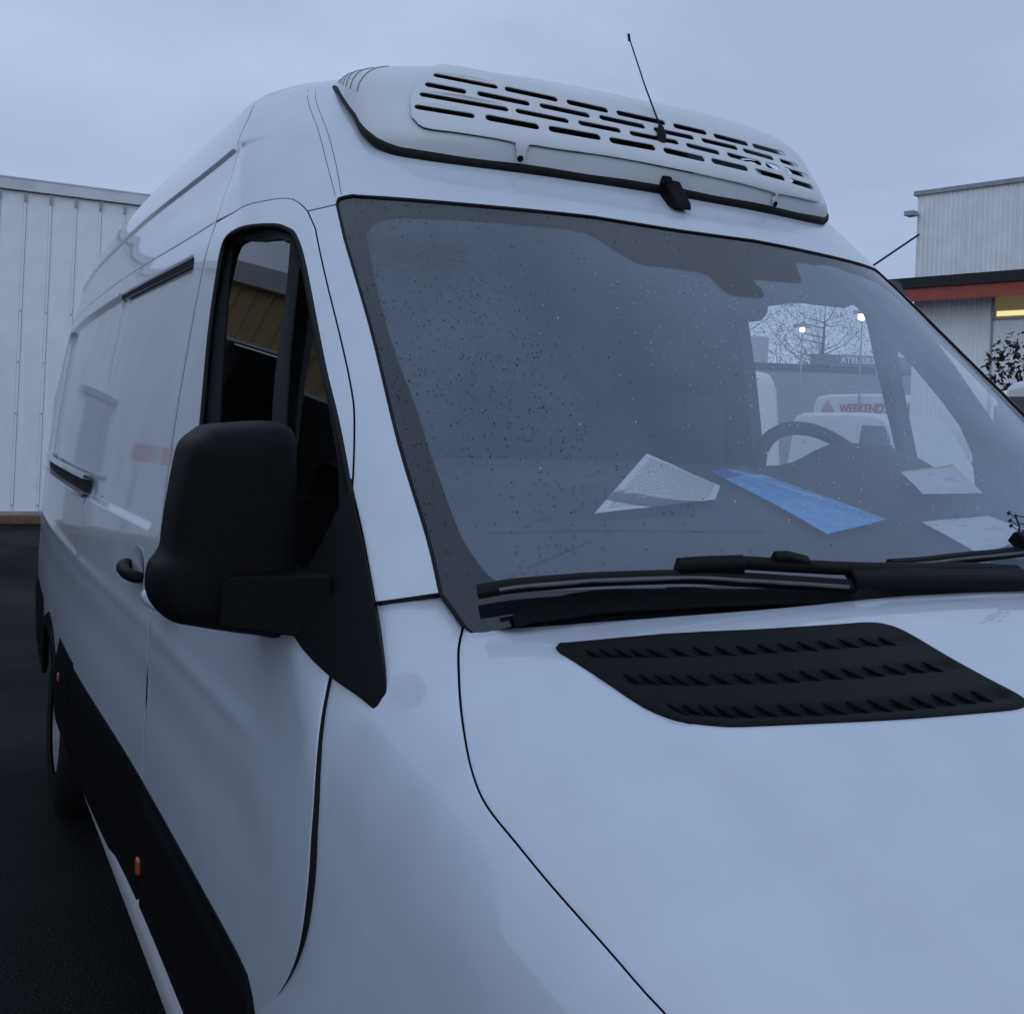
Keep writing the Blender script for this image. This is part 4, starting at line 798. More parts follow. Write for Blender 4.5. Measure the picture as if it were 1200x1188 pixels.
# ---- wipers
def hp_(a, b, o): return on(hull, a, b, o)[0]
m_ = MB(); w1 = [(.590, 1.3925), (.545, 1.4010), (.49, 1.4075), (.44, 1.4120), (.345, 1.4160), (.29, 1.4130), (.225, 1.4080), (.15, 1.4010)]
bl = [hp_(a, b, .020) for a, b in seg(w1)]
m_.sweep(bl, [(-.004, -.012), (.004, -.012), (.009, .004), (.003, .010), (-.003, .010), (-.009, .004)], upv=(0, -.6, .8)); wip = m_.build('windscreen_wiper', RUBBER, van, smooth=40)
m_ = MB(); m_.tube([p+Vector((0, -.016, -.0005)) for p in bl[2:-1]], .0032, 6); m_.build('blade_spring', mat('spring_steel', (.12, .125, .13), .45, metal=.6), wip, smooth=60)
ar = [hp_(a, b, o) for a, b, o in ((.350, 1.4235, .030), (.31, 1.4240, .036), (.28, 1.4230, .038), (.2283, 1.4205, .036), (.1587, 1.4170, .034), (.0817, 1.4140, .034), (-.0016, 1.4115, .036), (-.0736, 1.4060, .036))]
m_ = MB(); m_.sweep([Vector(q) for q in cat([tuple(p) for p in ar], 4)], [(-.010, -.008), (.010, -.008), (.010, .003), (.006, .007), (-.006, .007), (-.010, .003)], upv=(0, -.6, .8)); m_.build('wiper_arm', BLACKP, wip, bevel=.003, smooth=40)
m_ = MB()
c0 = ar[0]; m_.sweep([ar[0]+Vector((-.004, -.004, .000)), ar[0].lerp(ar[1], .6)+Vector((0, -.004, .0)), ar[2]+Vector((0, -.004, 0))], [(-.012, -.020), (.012, -.020), (.012, .003), (.008, .008), (-.008, .008), (-.012, .003)], upv=(0, -.6, .8))
m_.sweep([ar[3].lerp(ar[2], .3)+Vector((0, 0, .010)), ar[3]+Vector((0, 0, .012)), ar[3].lerp(ar[4], .35)+Vector((0, 0, .006))], [(-.010, -.012), (.010, -.012), (.008, .006), (-.008, .006)], upv=(0, -.6, .8))
m_.build('blade_clip', BLACKP, wip, bevel=.003, smooth=40)
m_ = MB(); e0 = ar[-1]; m_.sweep([ar[4]+Vector((0, -.012, -.012)), ar[5]+Vector((0, -.014, -.010)), e0+Vector((0, -.012, -.008)), e0+Vector((.025, -.01, -.022))], [(-.016, -.012), (.016, -.012), (.017, .002), (.010, .008), (-.010, .008), (-.017, .002)], upv=(0, -.6, .8)); m_.build('arm_cover', BLACKP, wip, bevel=.004, smooth=40)
w2 = [(.089, 1.4285), (.04, 1.4310), (.0056, 1.4340), (-.04, 1.4375), (-.0629, 1.4388), (-.13, 1.4440), (-.22, 1.449), (-.32, 1.451), (-.44, 1.446)]
b2 = [hp_(a, b, .020) for a, b in seg(w2)]
m_ = MB(); m_.sweep(b2, [(-.004, -.012), (.004, -.012), (.008, .003), (.003, .009), (-.003, .009), (-.008, .003)], upv=(0, -.6, .8)); wip2 = m_.build('windscreen_wiper', RUBBER, van, smooth=40)
m_ = MB(); m_.tube([p+Vector((0, -.016, 0)) for p in b2[2:-1]], .003, 6); m_.build('blade_spring', bpy.data.materials['spring_steel'], wip2, smooth=60)
a2 = [hp_(a, b, .036) for a, b in ((-.112, 1.4500), (-.15, 1.4530), (-.22, 1.450), (-.30, 1.443), (-.38, 1.430), (-.45, 1.410))]
m_ = MB(); m_.sweep([Vector(q) for q in cat([tuple(p) for p in a2], 4)], [(-.014, -.014), (.014, -.014), (.014, .006), (.008, .012), (-.008, .012), (-.014, .006)], upv=(0, -.6, .8)); m_.build('wiper_arm', BLACKP, wip2, bevel=.003, smooth=40)

# ---- cabin
def grid(surf, us, vs):
    n = len(vs); m = MB(); m.add([tuple(surf(np.float64(a), np.float64(b))) for a in us for b in vs], [(i*n+j, i*n+j+1, (i+1)*n+j+1, (i+1)*n+j) for i in range(len(us)-1) for j in range(n-1)]); return m
def dsurf(x, y):
    p = dash(x, y); x_, y_ = float(p[0]), float(p[1])
    def tray(x0, x1, y0, y1, d): return d*float(sst((x_-x0)/.03)*sst((x1-x_)/.03)*sst((y_-y0)/.03)*sst((y1-y_)/.03))
    p = p-np.array([0, 0, tray(-.66, -.12, 1.40, 1.60, .022)+tray(.12, .30, 1.36, 1.58, .0)])
    hood = .070*math.exp(-(((x_-.54)/.185)**4))*float(sst((y_-1.30)/.16))*float(sst((1.74-y_)/.08)); p = p+np.array([0, 0, hood])
    return p
m_ = grid(dsurf, np.linspace(-.80, .80, 110), np.concatenate([np.linspace(.99, 1.78, 70), [1.81, 1.84]]))
dsh = m_.build('dashboard', DASHM, van, smooth=60)
m_ = MB(); m_.add([(-.84,1.83,1.46),(.84,1.83,1.46),(.84,1.72,.75),(-.84,1.72,.75)], [(0,1,2,3)]); m_.build('dash_front', TRIM, dsh)
for z_, a_, b_ in ((0, (-.62, 1.36), (-.02, 1.345)), (0, (-.60, 1.235), (-.43, 1.32))):
    m_ = MB(); m_.tube([Vector(dsurf(np.float64(a_[0]+(b_[0]-a_[0])*k/12), np.float64(a_[1]+(b_[1]-a_[1])*k/12)))+Vector((0, 0, .0005)) for k in range(13)], .0025, 6); m_.build('dash_seam', RUBBER, dsh)
sw = MB(); ctr = Vector((.425, 1.66, 1.510)); ax = Vector((0, -.82, .57)).normalized(); e1 = Vector((1, 0, 0)); e2 = ax.cross(e1).normalized()
if e2.z < 0: e2 = -e2
sw.tube([ctr+(e1*math.cos(a)+e2*math.sin(a))*.19 for a in np.linspace(0, 2*math.pi, 49)], .017, 10)
whl = sw.build('steering_wheel', TRIM, van, smooth=60)
m_ = MB(); m_.lathe([(-.02, .0), (-.02, .05), (.0, .075), (.02, .08)], 24, 'y', (0, 0, 0)); hb = m_.build('wheel_hub', TRIM, whl, smooth=50); hb.matrix_local = Matrix.Translation(ctr+ax*.0+Vector((0, .02, -.01))) @ Matrix.Rotation(math.radians(35), 4, 'X')
m_ = MB()
for a in (0.15, math.pi-.15, -math.pi/2): m_.tube([ctr+Vector((0, .01, -.005)), ctr+(e1*math.cos(a)+e2*math.sin(a))*.185], .014, 8)
m_.build('wheel_spoke', TRIM, whl, smooth=60)
m_ = MB(); m_.prism([(-.93, .5), (.93, .5), (.93, 1.4), (.86, 2.0), (.82, 2.10), (-.82, 2.10), (-.86, 2.0), (-.93, 1.4)], 2.74, 2.77); m_.build('bulkhead', TRIM, van)
m_ = MB(); m_.box((-.86, 1.5, .62), (.86, 2.74, .66)); m_.build('cabin_floor', TRIM, van)
m_ = MB(); us = np.linspace(-.93, .93, 21); cl = []
for a in us: cl += [on(hull, a, 2.09, -.03)[0]+Vector((0, .01, 0)), on(hull, a, 2.10, -.03)[0]+Vector((0, .2, .01)), Vector((on(hull, a, 2.09, -.03)[0].x, 2.76, 2.11))]
m_.add(cl, [(i*3+j, i*3+j+1, (i+1)*3+j+1, (i+1)*3+j) for i in range(20) for j in range(2)]); m_.build('headlining', TRIM, van)
def seat(x):
    m = MB(); m.box((x-.24, 1.92, .98), (x+.24, 2.42, 1.12)); s = m.build('seat', SEATM, van, bevel=.04, bseg=3, smooth=60)
    m = MB(); m.prism([(2.36, 1.08), (2.44, 1.06), (2.52, 1.74), (2.46, 1.78), (2.40, 1.74)], x-.235, x+.235, 'x'); m.build('backrest', SEATM, s, bevel=.035, bseg=3, smooth=60)
    m = MB(); m.box((x-.13, 2.42, 1.80), (x+.13, 2.50, 2.02)); m.build('headrest', SEATM, s, bevel=.035, bseg=3, smooth=60)
seat(-.45); seat(.455)
# left door seen from inside: inner trim with its openings, outer skin, panes
LW = [(2.415,1.604),(2.44,1.72),(2.466,1.838),(2.52,2.03),(2.50,2.060),(2.45,2.072),(2.368,2.074),(2.20,2.066),(2.081,2.045),(1.994,2.026),(1.959,2.001),(1.937,1.967),(1.914,1.894),(1.862,1.753),(1.80,1.585),(1.76,1.42),(2.38,1.40)]
LQ = [(1.875,1.936),(1.820,1.890),(1.763,1.842),(1.658,1.747),(1.600,1.687),(1.560,1.62),(1.54,1.50),(1.55,1.42),(1.71,1.42),(1.772,1.585),(1.836,1.787)]
def flat(name, outl, holes, x0, x1, m, parent):
    V = []; E = []
    for R_ in [outl]+holes:
        b = len(V); n = len(R_); V += R_; E += [(b+i, b+(i+1) % n) for i in range(n)]
    rv, _, rf = delaunay_2d_cdt([Vector(p) for p in V], E, [], 0, 1e-7)[:3]
    Q = np.array([(p[0], p[1]) for p in rv]); F = [f for f in rf if inside(Q[list(f)].mean(0)[None], np.array(outl))[0] and not any(inside(Q[list(f)].mean(0)[None], np.array(h))[0] for h in holes)]
    mb = MB(); n = len(Q)
    if x1 is None: return mb.add([(x0, *q) for q in Q], F).build(name, m, parent)
    mb.add([(x0, *q) for q in Q]+[(x1, *q) for q in Q], F+[tuple(i+n for i in f)[::-1] for f in F])
    cnt = {}
    for f in F:
        for i in range(3): cnt[(f[i], f[(i+1) % 3])] = 1
    mb.add([(x0, *q) for q in Q]+[(x1, *q) for q in Q], [(i, i+n, j+n, j) for i, j in cnt if (j, i) not in cnt])
    return mb.build(name, m, parent)
def outer_hole(poly, grow):     # same opening in the outer skin, a little larger and slid along the sight-line of the reveal
    P = np.array(poly); c = P.mean(0); return [(1+max(float(y_)+.10-(float(hullY(z_))+float(hullD(z_))), -.9), float(z_)) for y_, z_ in P]
lo_ = [(-.63, 1.36), (-.66, 1.60), (-.70, 1.75), (-.74, 1.90), (-.82, 2.04), (-1.0, 2.075), (tt(2.4, 2.085)*-1, 2.085), (-tt(2.85, 2.085), 2.085), (-tt(2.85, 1.36), 1.36)]
LDo = mk_door(-1, [(-a, b) for a, b in [(.80, 1.38), (.755, 1.60), (.765, 1.75), (.79, 1.88), (.85, 2.00), (.98, 2.062), (tt(2.4, 2.072), 2.072), (tt(2.78, 2.072), 2.072), (tt(2.80, 1.95), 1.95), (tt(2.78, 1.38), 1.38)]], 2.90)
LI = [(1.36, 1.36), (1.42, 1.55), (1.50, 1.66), (1.66, 1.84), (1.80, 1.985), (1.87, 2.085), (2.735, 2.10), (2.735, .7), (1.45, .7)]
flat('inner_trim', LI, [LW, LQ], .80, .845, DASHM, LDo)
flat('window_pane', [(1.38, 1.38), (1.50, 1.66), (1.80, 1.98), (1.88, 2.075), (2.60, 2.085), (2.60, 1.38)], [], .850, None, CLEAR, LDo)
m_ = MB(); m_.box((.15, 1.80, 1.985), (.62, 1.84, 2.11)); vis = m_.build('sun_visor', TRIM, van, bevel=.015, bseg=2)
m_ = MB(); m_.prism([(.50, 2.10), (.80, 2.10), (.80, 2.03), (.775, 2.00)], 2.36, 2.50, 'y'); m_.build('grab_handle', TRIM, van, bevel=.01)

# ---- things lying on the dashboard
def paper_mat(name, base, kind):
    m = bpy.data.materials.new(name); m.use_nodes = True; t = m.node_tree; b = t.nodes['Principled BSDF']; N = t.nodes.new; l = t.links.new
    b.inputs['Roughness'].default_value = .45 if kind == 'blue' else .7
    tcn = N('ShaderNodeTexCoord'); uv = tcn.outputs['UV']; s = N('ShaderNodeSeparateXYZ'); l(uv, s.inputs[0])
    def mth(op, a, bb, clamp=False):
        n = N('ShaderNodeMath'); n.operation = op; n.use_clamp = clamp
        for i, q in enumerate((a, bb)):
            if isinstance(q, (int, float)): n.inputs[i].default_value = q
            else: l(q, n.inputs[i])
        return n.outputs[0]
    def mixc(f, a, c):
        n = N('ShaderNodeMix'); n.data_type = 'RGBA'
        l(f, n.inputs['Factor']) if not isinstance(f, float) else None
        for k, q in (('A', a), ('B', c)):
            if isinstance(q, tuple): n.inputs[k].default_value = (*q, 1)
            else: l(q, n.inputs[k])
        return n.outputs['Result']
    nz = N('ShaderNodeTexNoise'); nz.inputs['Scale'].default_value = 7; nz.inputs['Detail'].default_value = 5; l(uv, nz.inputs['Vector'])
    if kind == 'blue':
        st = N('ShaderNodeTexNoise'); st.inputs['Scale'].default_value = 5; st.inputs['Detail'].default_value = 8; mpn = N('ShaderNodeMapping'); mpn.inputs['Scale'].default_value = (1.2, 4.2, 1); l(uv, mpn.inputs[0]); l(mpn.outputs[0], st.inputs['Vector'])
        r = N('ShaderNodeValToRGB'); e = r.color_ramp.elements; e[0].position = .40; e[1].position = .66; e[0].color = (.06, .34, .77, 1); e[1].color = (.12, .46, .88, 1); l(st.outputs[0], r.inputs[0]); col = r.outputs[0]
        lt = mth('GREATER_THAN', s.outputs[1], .86); col = mixc(lt, col, (.03, .15, .45)); l(col, b.inputs['Base Color']); b.inputs['Coat Weight'].default_value = .5; return m
    row = mth('FRACT', mth('MULTIPLY', s.outputs[1], 34 if kind == 'leaf' else 26), 0)
    ink = mth('LESS_THAN', row, .45)
    wd = N('ShaderNodeTexNoise'); wd.inputs['Scale'].default_value = 1; wd.inputs['Detail'].default_value = 1; mp2 = N('ShaderNodeMapping'); mp2.inputs['Scale'].default_value = (60, 34, 1); l(uv, mp2.inputs[0]); l(mp2.outputs[0], wd.inputs['Vector'])
    ink = mth('MULTIPLY', ink, mth('GREATER_THAN', wd.outputs[0], .40))
    inx = mth('MULTIPLY', mth('GREATER_THAN', s.outputs[0], .07), mth('LESS_THAN', s.outputs[0], .93))
    if kind == 'leaf': iny = mth('MULTIPLY', mth('GREATER_THAN', s.outputs[1], .06), mth('LESS_THAN', s.outputs[1], .97))
    else:
        blk = N('ShaderNodeTexNoise'); blk.inputs['Scale'].default_value = 3.2; l(uv, blk.inputs['Vector']); iny = mth('GREATER_THAN', blk.outputs[0], .52 if kind == 'form' else .60)
    ink = mth('MULTIPLY', mth('MULTIPLY', ink, inx), iny); col = mixc(mth('MULTIPLY', ink, .8), base, (.08, .09, .11))
    if kind == 'leaf':     # colour photograph printed across the lower left corner
        qd = mth('ADD', s.outputs[1], mth('MULTIPLY', s.outputs[0], .45)); pic = mth('MULTIPLY', mth('GREATER_THAN', qd, .20), mth('LESS_THAN', qd, .40))
        r = N('ShaderNodeValToRGB'); e = r.color_ramp.elements; e[0].position = .0; e[0].color = (.10, .10, .12, 1); e[1].position = 1; e[1].color = (.12, .26, .62, 1)
        for p_, c_ in ((.28, (.16, .16, .18)), (.36, (.70, .72, .75)), (.44, (.20, .19, .19)), (.58, (.42, .28, .24)), (.66, (.65, .66, .70))):
            q = e.new(p_); q.color = (*c_, 1)
        l(mth('ADD', s.outputs[1], mth('MULTIPLY', mth('SUBTRACT', nz.outputs[0], .5), .5)), r.inputs[0]); col = mixc(pic, col, r.outputs[0])
    if kind == 'form2':
        tp = mth('GREATER_THAN', s.outputs[1], .93); col = mixc(tp, col, (.55, .42, .12))
    l(col, b.inputs['Base Color']); return m
def sheet(name, quad, m, label, cat_, curl=0., thick=.0008, nx=14, ny=10, group=None):
    """quad: lower-left, lower-right, upper-right, upper-left corners in space"""
    q = [Vector(p) for p in quad]; V = []; UV = []
    nn_ = (q[1]-q[0]).cross(q[3]-q[0]).normalized()
    if nn_.z < 0: nn_ = -nn_
    for s_ in (1, 0):
        for j in range(ny+1):
            for i in range(nx+1):
                a, b = i/nx, j/ny; p = (q[0]*(1-a)+q[1]*a)*(1-b)+(q[3]*(1-a)+q[2]*a)*b
                V.append(p+nn_*(curl*math.sin(math.pi*a)*math.sin(math.pi*b)*1.2+curl*.5*math.sin(math.pi*b)+.0006*math.sin(9*a+5*b)+s_*thick)); UV.append((a, b))
    w_ = nx+1; n_ = w_*(ny+1); F = [(j*w_+i, j*w_+i+1, (j+1)*w_+i+1, (j+1)*w_+i) for j in range(ny) for i in range(nx)]; F += [tuple(k+n_ for k in f)[::-1] for f in F]
    bd = [i for i in range(nx+1)]+[j*w_+nx for j in range(1, ny+1)]+[ny*w_+i for i in range(nx-1, -1, -1)]+[j*w_ for j in range(ny-1, 0, -1)]
    F += [(bd[k], bd[k]+n_, bd[(k+1) % len(bd)]+n_, bd[(k+1) % len(bd)]) for k in range(len(bd))]
    me = bpy.data.meshes.new(name); me.from_pydata([tuple(v) for v in V], [], F); me.update(); ul = me.uv_layers.new(name='UVMap')
    for lp in me.loops: ul.data[lp.index].uv = UV[lp.vertex_index]
    me.materials.append(m); me.shade_smooth(); me.set_sharp_from_angle(angle=math.radians(40))
    return tag(link(bpy.data.objects.new(name, me)), label, cat_, group)
sheet('leaflet', [(-.392,1.378,1.483), (-.072,1.440,1.507), (-.010,1.508,1.531), (-.186,1.524,1.594)], paper_mat('leaflet_print', (.70, .71, .73), 'leaf'), 'white printed leaflet with a coloured picture in its corner, left on the dashboard', 'leaflet', curl=.004)
sheet('plastic_folder', [(.112,1.312,1.449), (.31,1.350,1.475), (.125,1.600,1.566), (.014,1.578,1.560)], paper_mat('blue_print', (.1, .4, .8), 'blue'), 'bright blue glossy folder lying on the dashboard beside the leaflet', 'folder', curl=.006)
sheet('paper_sheet', [(0.3962, 1.3352, 1.5305), (0.6614, 1.4035, 1.5314), (0.6458, 1.4815, 1.5929), (0.4118, 1.4152, 1.5753)], paper_mat('form_print', (.66, .67, .69), 'form2'), 'white form with an amber top edge leaning on the instrument hood', 'paper', curl=.001)
sheet('paper_sheet', [(.439,1.212,1.413), (.741,1.318,1.447), (.642,1.372,1.481), (.405,1.342,1.471)], paper_mat('letter_print', (.72, .73, .75), 'letter'), 'plain white letter lying at the foot of the windscreen behind the far wiper', 'paper', curl=.001)
tw = MB(); tb = hp_(-.112, 1.452, .045)
br = [tb, tb+Vector((-.004, -.004, .014)), tb+Vector((-.016, -.004, .036))]; tw.tube(br, .0016, 5)
for k, (a, b) in enumerate(((.3, 1), (.45, -1), (.6, 1), (.8, -1), (.95, 1), (.2, -1))):
    p = br[0].lerp(br[2], a); d = Vector((.018*b, -.004, .008*(1 if k % 2 else -.4))); tw.tube([p, p+d], .001, 4); q = p+d
    tw.add([q, q+Vector((.004*b, -.002, .006)), q+Vector((.011*b, 0, .002)), q+Vector((.004*b, .002, -.003))], [(0, 1, 2, 3)])
tag(tw.build('leaf_sprig', mat('dry_leaf', (.012, .012, .010), .8)), 'small dark dried sprig caught at the hub of the far wiper', 'sprig')
# ================================================================== YARD
WHITEC = mat('white_sheet_cladding', (.84, .88, .90), .45, noise=.05, nscale=3, bump=.02, bscale=12)
GREYC = mat('pale_grey_cladding', (.84, .85, .85), .5, noise=.06, nscale=2.5)
TRIMG = mat('grey_flashing', (.33, .34, .36), .5, noise=.15, nscale=8)
BROWN = mat('rusty_brown_kerb', (.16, .09, .05), .85, noise=.3, nscale=10)
# ---- sheet-clad hall behind the van
hall = empty('metal_clad_hall', (-4.9, 17.85, 0), 0, 'long white ribbed metal hall wall behind the rear of the big van', 'hall')
pw = .345
def rib_panel(w, z0, z1, rib=.035, rw=.05, m=WHITEC, name='wall_panel', parent=None):
    b = MB(); p = [(0, 0), (w-rw, 0), (w-rw*.8, -rib), (w-rw*.2, -rib), (w-.004, 0), (w-.004, .03), (0, .03)]
    b.prism(p, z0, z1, 'z'); return b.build(name, m, parent)
p0 = rib_panel(pw, .16, 4.84, parent=hall)
cl0 = MB(); cl0.box((pw-.045, -.06, 4.70), (pw-.005, -.03, 4.83)); cl0 = cl0.build('panel_clip', TRIMG, p0)
sc0 = MB()
for z_ in (.25, 1.6, 2.35, 3.1): sc0.lathe([(-.042, 0), (-.042, .012), (-.03, .014)], 8, 'y', (pw-.025, 0, z_))
sc0 = sc0.build('panel_screws', TRIMG, p0); sc0['kind'] = 'stuff'
for k in range(1, 24):
    o = p0.copy(); COL.objects.link(o); o.location.x = k*pw; o.parent = hall
    for c in (cl0, sc0):
        d = c.copy(); COL.objects.link(d); d.parent = o
m_ = MB(); m_.box((-.1, -.09, 4.855), (8.4, .2, 5.015)); m_.box((-.1, -.10, 5.015), (8.4, .2, 5.035)); m_.build('roof_flashing', mat('pale_flashing', (.62, .65, .68), .5, noise=.15, nscale=2), hall)
m_ = MB(); m_.box((-.1, -.05, .02), (8.4, .05, .155)); m_.build('base_strip', TRIMG, hall)
m_ = MB(); m_.box((-.1, .04, .1), (8.4, 6, 4.99)); m_.build('hall_body', GREYC, hall)
dr = MB(); dr.box((1.85, -.075, .02), (2.85, -.045, 2.25)); dr = dr.build('side_door', mat('door_grey_white', (.45, .47, .50), .4), hall, bevel=.006)
m_ = MB(); m_.box((1.70, -.16, 2.26), (3.05, -.04, 2.36)); m_.build('door_canopy', TRIMG, hall)
k_ = MB(); k_.box((-4.6, 17.50, .0), (3.6, 17.72, .12)); tag(k_.build('kerb', BROWN, bevel=.015), kind='structure')
sp_ = empty('sign_post', (-3.27, 14.5, 0), 0, 'red square notice on a thin grey post, mirrored in the van side', 'sign')
m_ = MB(); m_.tube([(0, 0, 0), (0, 0, 1.72)], .018, 8); m_.build('post', METAL, sp_, smooth=60)
m_ = MB(); m_.box((-.09, -.05, 1.42), (.09, -.03, 1.66)); m_.build('notice_board', mat('sign_red', (.42, .06, .05), .4), sp_, bevel=.01)
# ---- open-fronted loading hall left of the white wall (seen mirrored in the door glass and side)
wh = empty('loading_hall', (-5.45, 15.6, 0), math.atan2(.879, .477), 'open-fronted loading hall with beige ribbed band, mirrored in the door window', 'hall')
BEIGE = mat('beige_cladding', (.46, .31, .13), .5, noise=.1, nscale=4)
b0 = MB(); b0.prism([(0, 0), (-.27, 0), (-.275, -.03), (-.315, -.03), (-.32, 0), (-.32, .04), (0, .04)], 4.50, 5.30, 'z'); b0 = b0.build('beige_panel', BEIGE, wh)
for k in [-5, -4, -3, -2, -1]+list(range(1, 28)):
    o = b0.copy(); COL.objects.link(o); o.location.x = -k*.322; o.parent = wh
m_ = MB(); m_.box((-9.1, -.15, 5.305), (1.62, 5, 5.62)); m_.build('roof_fascia', mat('fascia_pale', (.55, .55, .54), .5, noise=.1), wh)
m_ = MB(); m_.box((-9.1, -.05, 4.455), (1.62, .05, 4.495)); m_.build('bay_lintel', METAL, wh)
m_ = MB(); m_.box((-9.1, 4, 0), (1.62, 4.2, 4.45)); m_.box((-9.1, .1, 4.40), (1.62, 4, 4.45)); m_.box((1.52, .1, 0), (1.62, 4, 4.40)); m_.build('bay_lining', mat('dark_bay', (.012, .012, .012), .9), wh)
pl0 = MB(); pl0.box((-.3, -.05, 0), (.0, .25, 4.45)); pl0 = pl0.build('bay_pillar', mat('dark_concrete', (.05, .05, .05), .8, noise=.2), wh)
for k in range(1, 3):
    o = pl0.copy(); COL.objects.link(o); o.location.x = -k*4.4; o.parent = wh
# ---- building on the right
rb = empty('grey_office_hall', (16.42, 16.76, 0), math.atan2(-.965, .264), 'pale grey ribbed hall with a black canopy over a red fascia and a lit window', 'building')
def corr(w, z0, z1, pitch, dep, m, name):
    n = int(round(w/pitch)); pts = []
    for k in range(n):
        x = k*pitch; pts += [(x, 0), (x+pitch*.5, 0), (x+pitch*.6, -dep), (x+pitch*.9, -dep)]
    pts.append((w-.003, 0)); b = MB()
    b.add([(x, y, z) for z in (z0, z1) for x, y in pts], [(i, i+1, len(pts)+i+1, len(pts)+i) for i in range(len(pts)-1)]); return b.build(name, m, rb)
up = corr(1.04, 4.75, 6.90, .104, .022, GREYC, 'wall_panel')
for k in range(1, 14):
    o = up.copy(); COL.objects.link(o); o.location.x = k*1.04; o.parent = rb
dn = corr(1.664, 0, 4.75, .104, .022, GREYC, 'wall_panel')
d2 = corr(1.04, 0, 4.25, .13, .026, GREYC, 'wall_panel'); d2.location.x = 1.70
for k in range(1, 12):
    o = d2.copy(); COL.objects.link(o); o.location.x = 1.70+k*1.04; o.parent = rb
m_ = MB(); m_.box((1.665, -.04, 0), (1.699, .02, 4.72)); m_.build('joint_strip', TRIMG, rb)
m_ = MB(); m_.box((-.03, .03, 0), (14.6, 9, 6.88)); m_.build('hall_body', GREYC, rb)
m_ = MB(); m_.box((-.08, -.07, 6.90), (14.7, 9.1, 6.99)); m_.build('roof_edge', TRIMG, rb)
cp = MB(); cp.box((-1.25, -.80, 4.86), (14.6, 0, 5.07)); cp = cp.build('canopy', mat('canopy_black', (.006, .006, .007), .6), rb)
m_ = MB(); m_.box((-1.25, -.74, 4.60), (14.6, -.66, 4.855)); m_.build('red_fascia', mat('fascia_red', (.36, .065, .045), .5, noise=.12, nscale=3), cp)
m_ = MB(); m_.box((-.42, -.5, 4.25), (-.06, -.1, 4.59)); m_.build('canopy_bracket', DARK, cp)
m_ = MB(); m_.lathe([(-.80, 0), (-.80, .035), (-.74, .04)], 12, 'y', (-.12, 0, 4.64)); m_.build('fascia_lamp', mat('lamp_warm', (.9, .8, .6), .4, emit=(1, .75, .5), estr=2.0), cp)
wi = MB(); wi.box((1.72, -.03, 4.26), (4.4, .01, 4.74)); wi = wi.build('lit_window', mat('dim_window', (.12, .10, .05), .35, emit=(.26, .22, .10), estr=.30), rb)
m_ = MB(); m_.box((1.78, -.045, 4.30), (4.3, -.034, 4.40)); m_.build('strip_light', mat('strip_light_yellow', (.9, .8, .3), .4, emit=(1, .84, .42), estr=.8), wi)
m_ = MB(); m_.box((1.70, -.05, 4.23), (4.4, -.02, 4.258)); m_.box((1.70, -.05, 4.26), (1.735, -.031, 4.74)); m_.build('window_frame', TRIMG, wi)
def w2l(p):
    """world to the right-hand building's own axes"""
    d = Vector(p)-Vector((16.42, 16.76, 0)); a = -math.atan2(-.965, .264); return Vector((d.x*math.cos(a)-d.y*math.sin(a), d.x*math.sin(a)+d.y*math.cos(a), d.z))
m_ = MB(); m_.tube([w2l((14.72, 16.36, 5.16)), w2l((16.40, 16.70, 6.08))], .022, 8); m_.build('canopy_tie', RUBBER, rb, smooth=60)
m_ = MB(); q = w2l((16.36, 16.76, 6.50)); m_.box((q.x-.14, q.y-.25, q.z-.05), (q.x+.08, q.y-.02, q.z+.05)); m_.tube([q, q+Vector((.06, .1, 0))], .02, 6); m_.build('security_camera', TRIMG, rb, bevel=.01)

# ---- foliage
LEAF = [mat('leaf_dark', (.010, .013, .011), .7), mat('leaf_mid', (.020, .026, .018), .65), mat('leaf_brown', (.030, .022, .016), .8)]
WOOD = mat('bark', (.03, .024, .02), .9, noise=.2)
def leaf_cloud(blobs, n, size, rng):
    mb = MB(); tot = sum(b[3]*b[4]*b[5] for b in blobs)
    for cx, cy, cz, rx, ry, rz in blobs:
        k = int(n*(rx*ry*rz)/tot)
        for _ in range(k):
            d = rng.normal(size=3); d /= np.linalg.norm(d); r = .45+.6*rng.random()**.6
            p = np.array([cx, cy, cz])+d*r*np.array([rx, ry, rz])
            a = rng.normal(size=3); a /= np.linalg.norm(a); b = np.cross(a, rng.normal(size=3)); b /= np.linalg.norm(b); s = size*(.6+.8*rng.random())
            mb.add([p-a*s, p+b*s*.45, p+a*s, p-b*s*.45], [(0, 1, 2, 3)], int(rng.random()*2.5))
    return mb
def bush(name, loc, blobs, n, size, label):
    t = empty(name, loc, 0, label, 'bush'); leaf_cloud(blobs, n, size, np.random.default_rng(int(abs(loc[0]*100)))).build('foliage', LEAF, t)
    m = MB()
    for b in blobs[:5]: m.tube([(b[0]*.2, b[1]*.2, 0), (b[0]*.6, b[1]*.6, b[2]*.5), (b[0], b[1], b[2])], [.05, .035, .012], 6)
    m.build('stem', WOOD, t); return t
bush('evergreen_bush', (11.62, 9.42, .12), [(-.55, .35, 2.62, .42, .45, .50), (-.05, .0, 2.45, .6, .6, .55), (.5, -.4, 2.40, .6, .6, .55), (-.2, .2, 1.5, .6, .6, .9), (.4, -.5, 1.3, .9, .9, .9), (1.2, -1.2, 2.1, .7, .7, .8), (1.2, -1.2, .9, .7, .7, .8)], 9000, .05, 'dark evergreen bush in front of the pale grey hall with the red fascia')
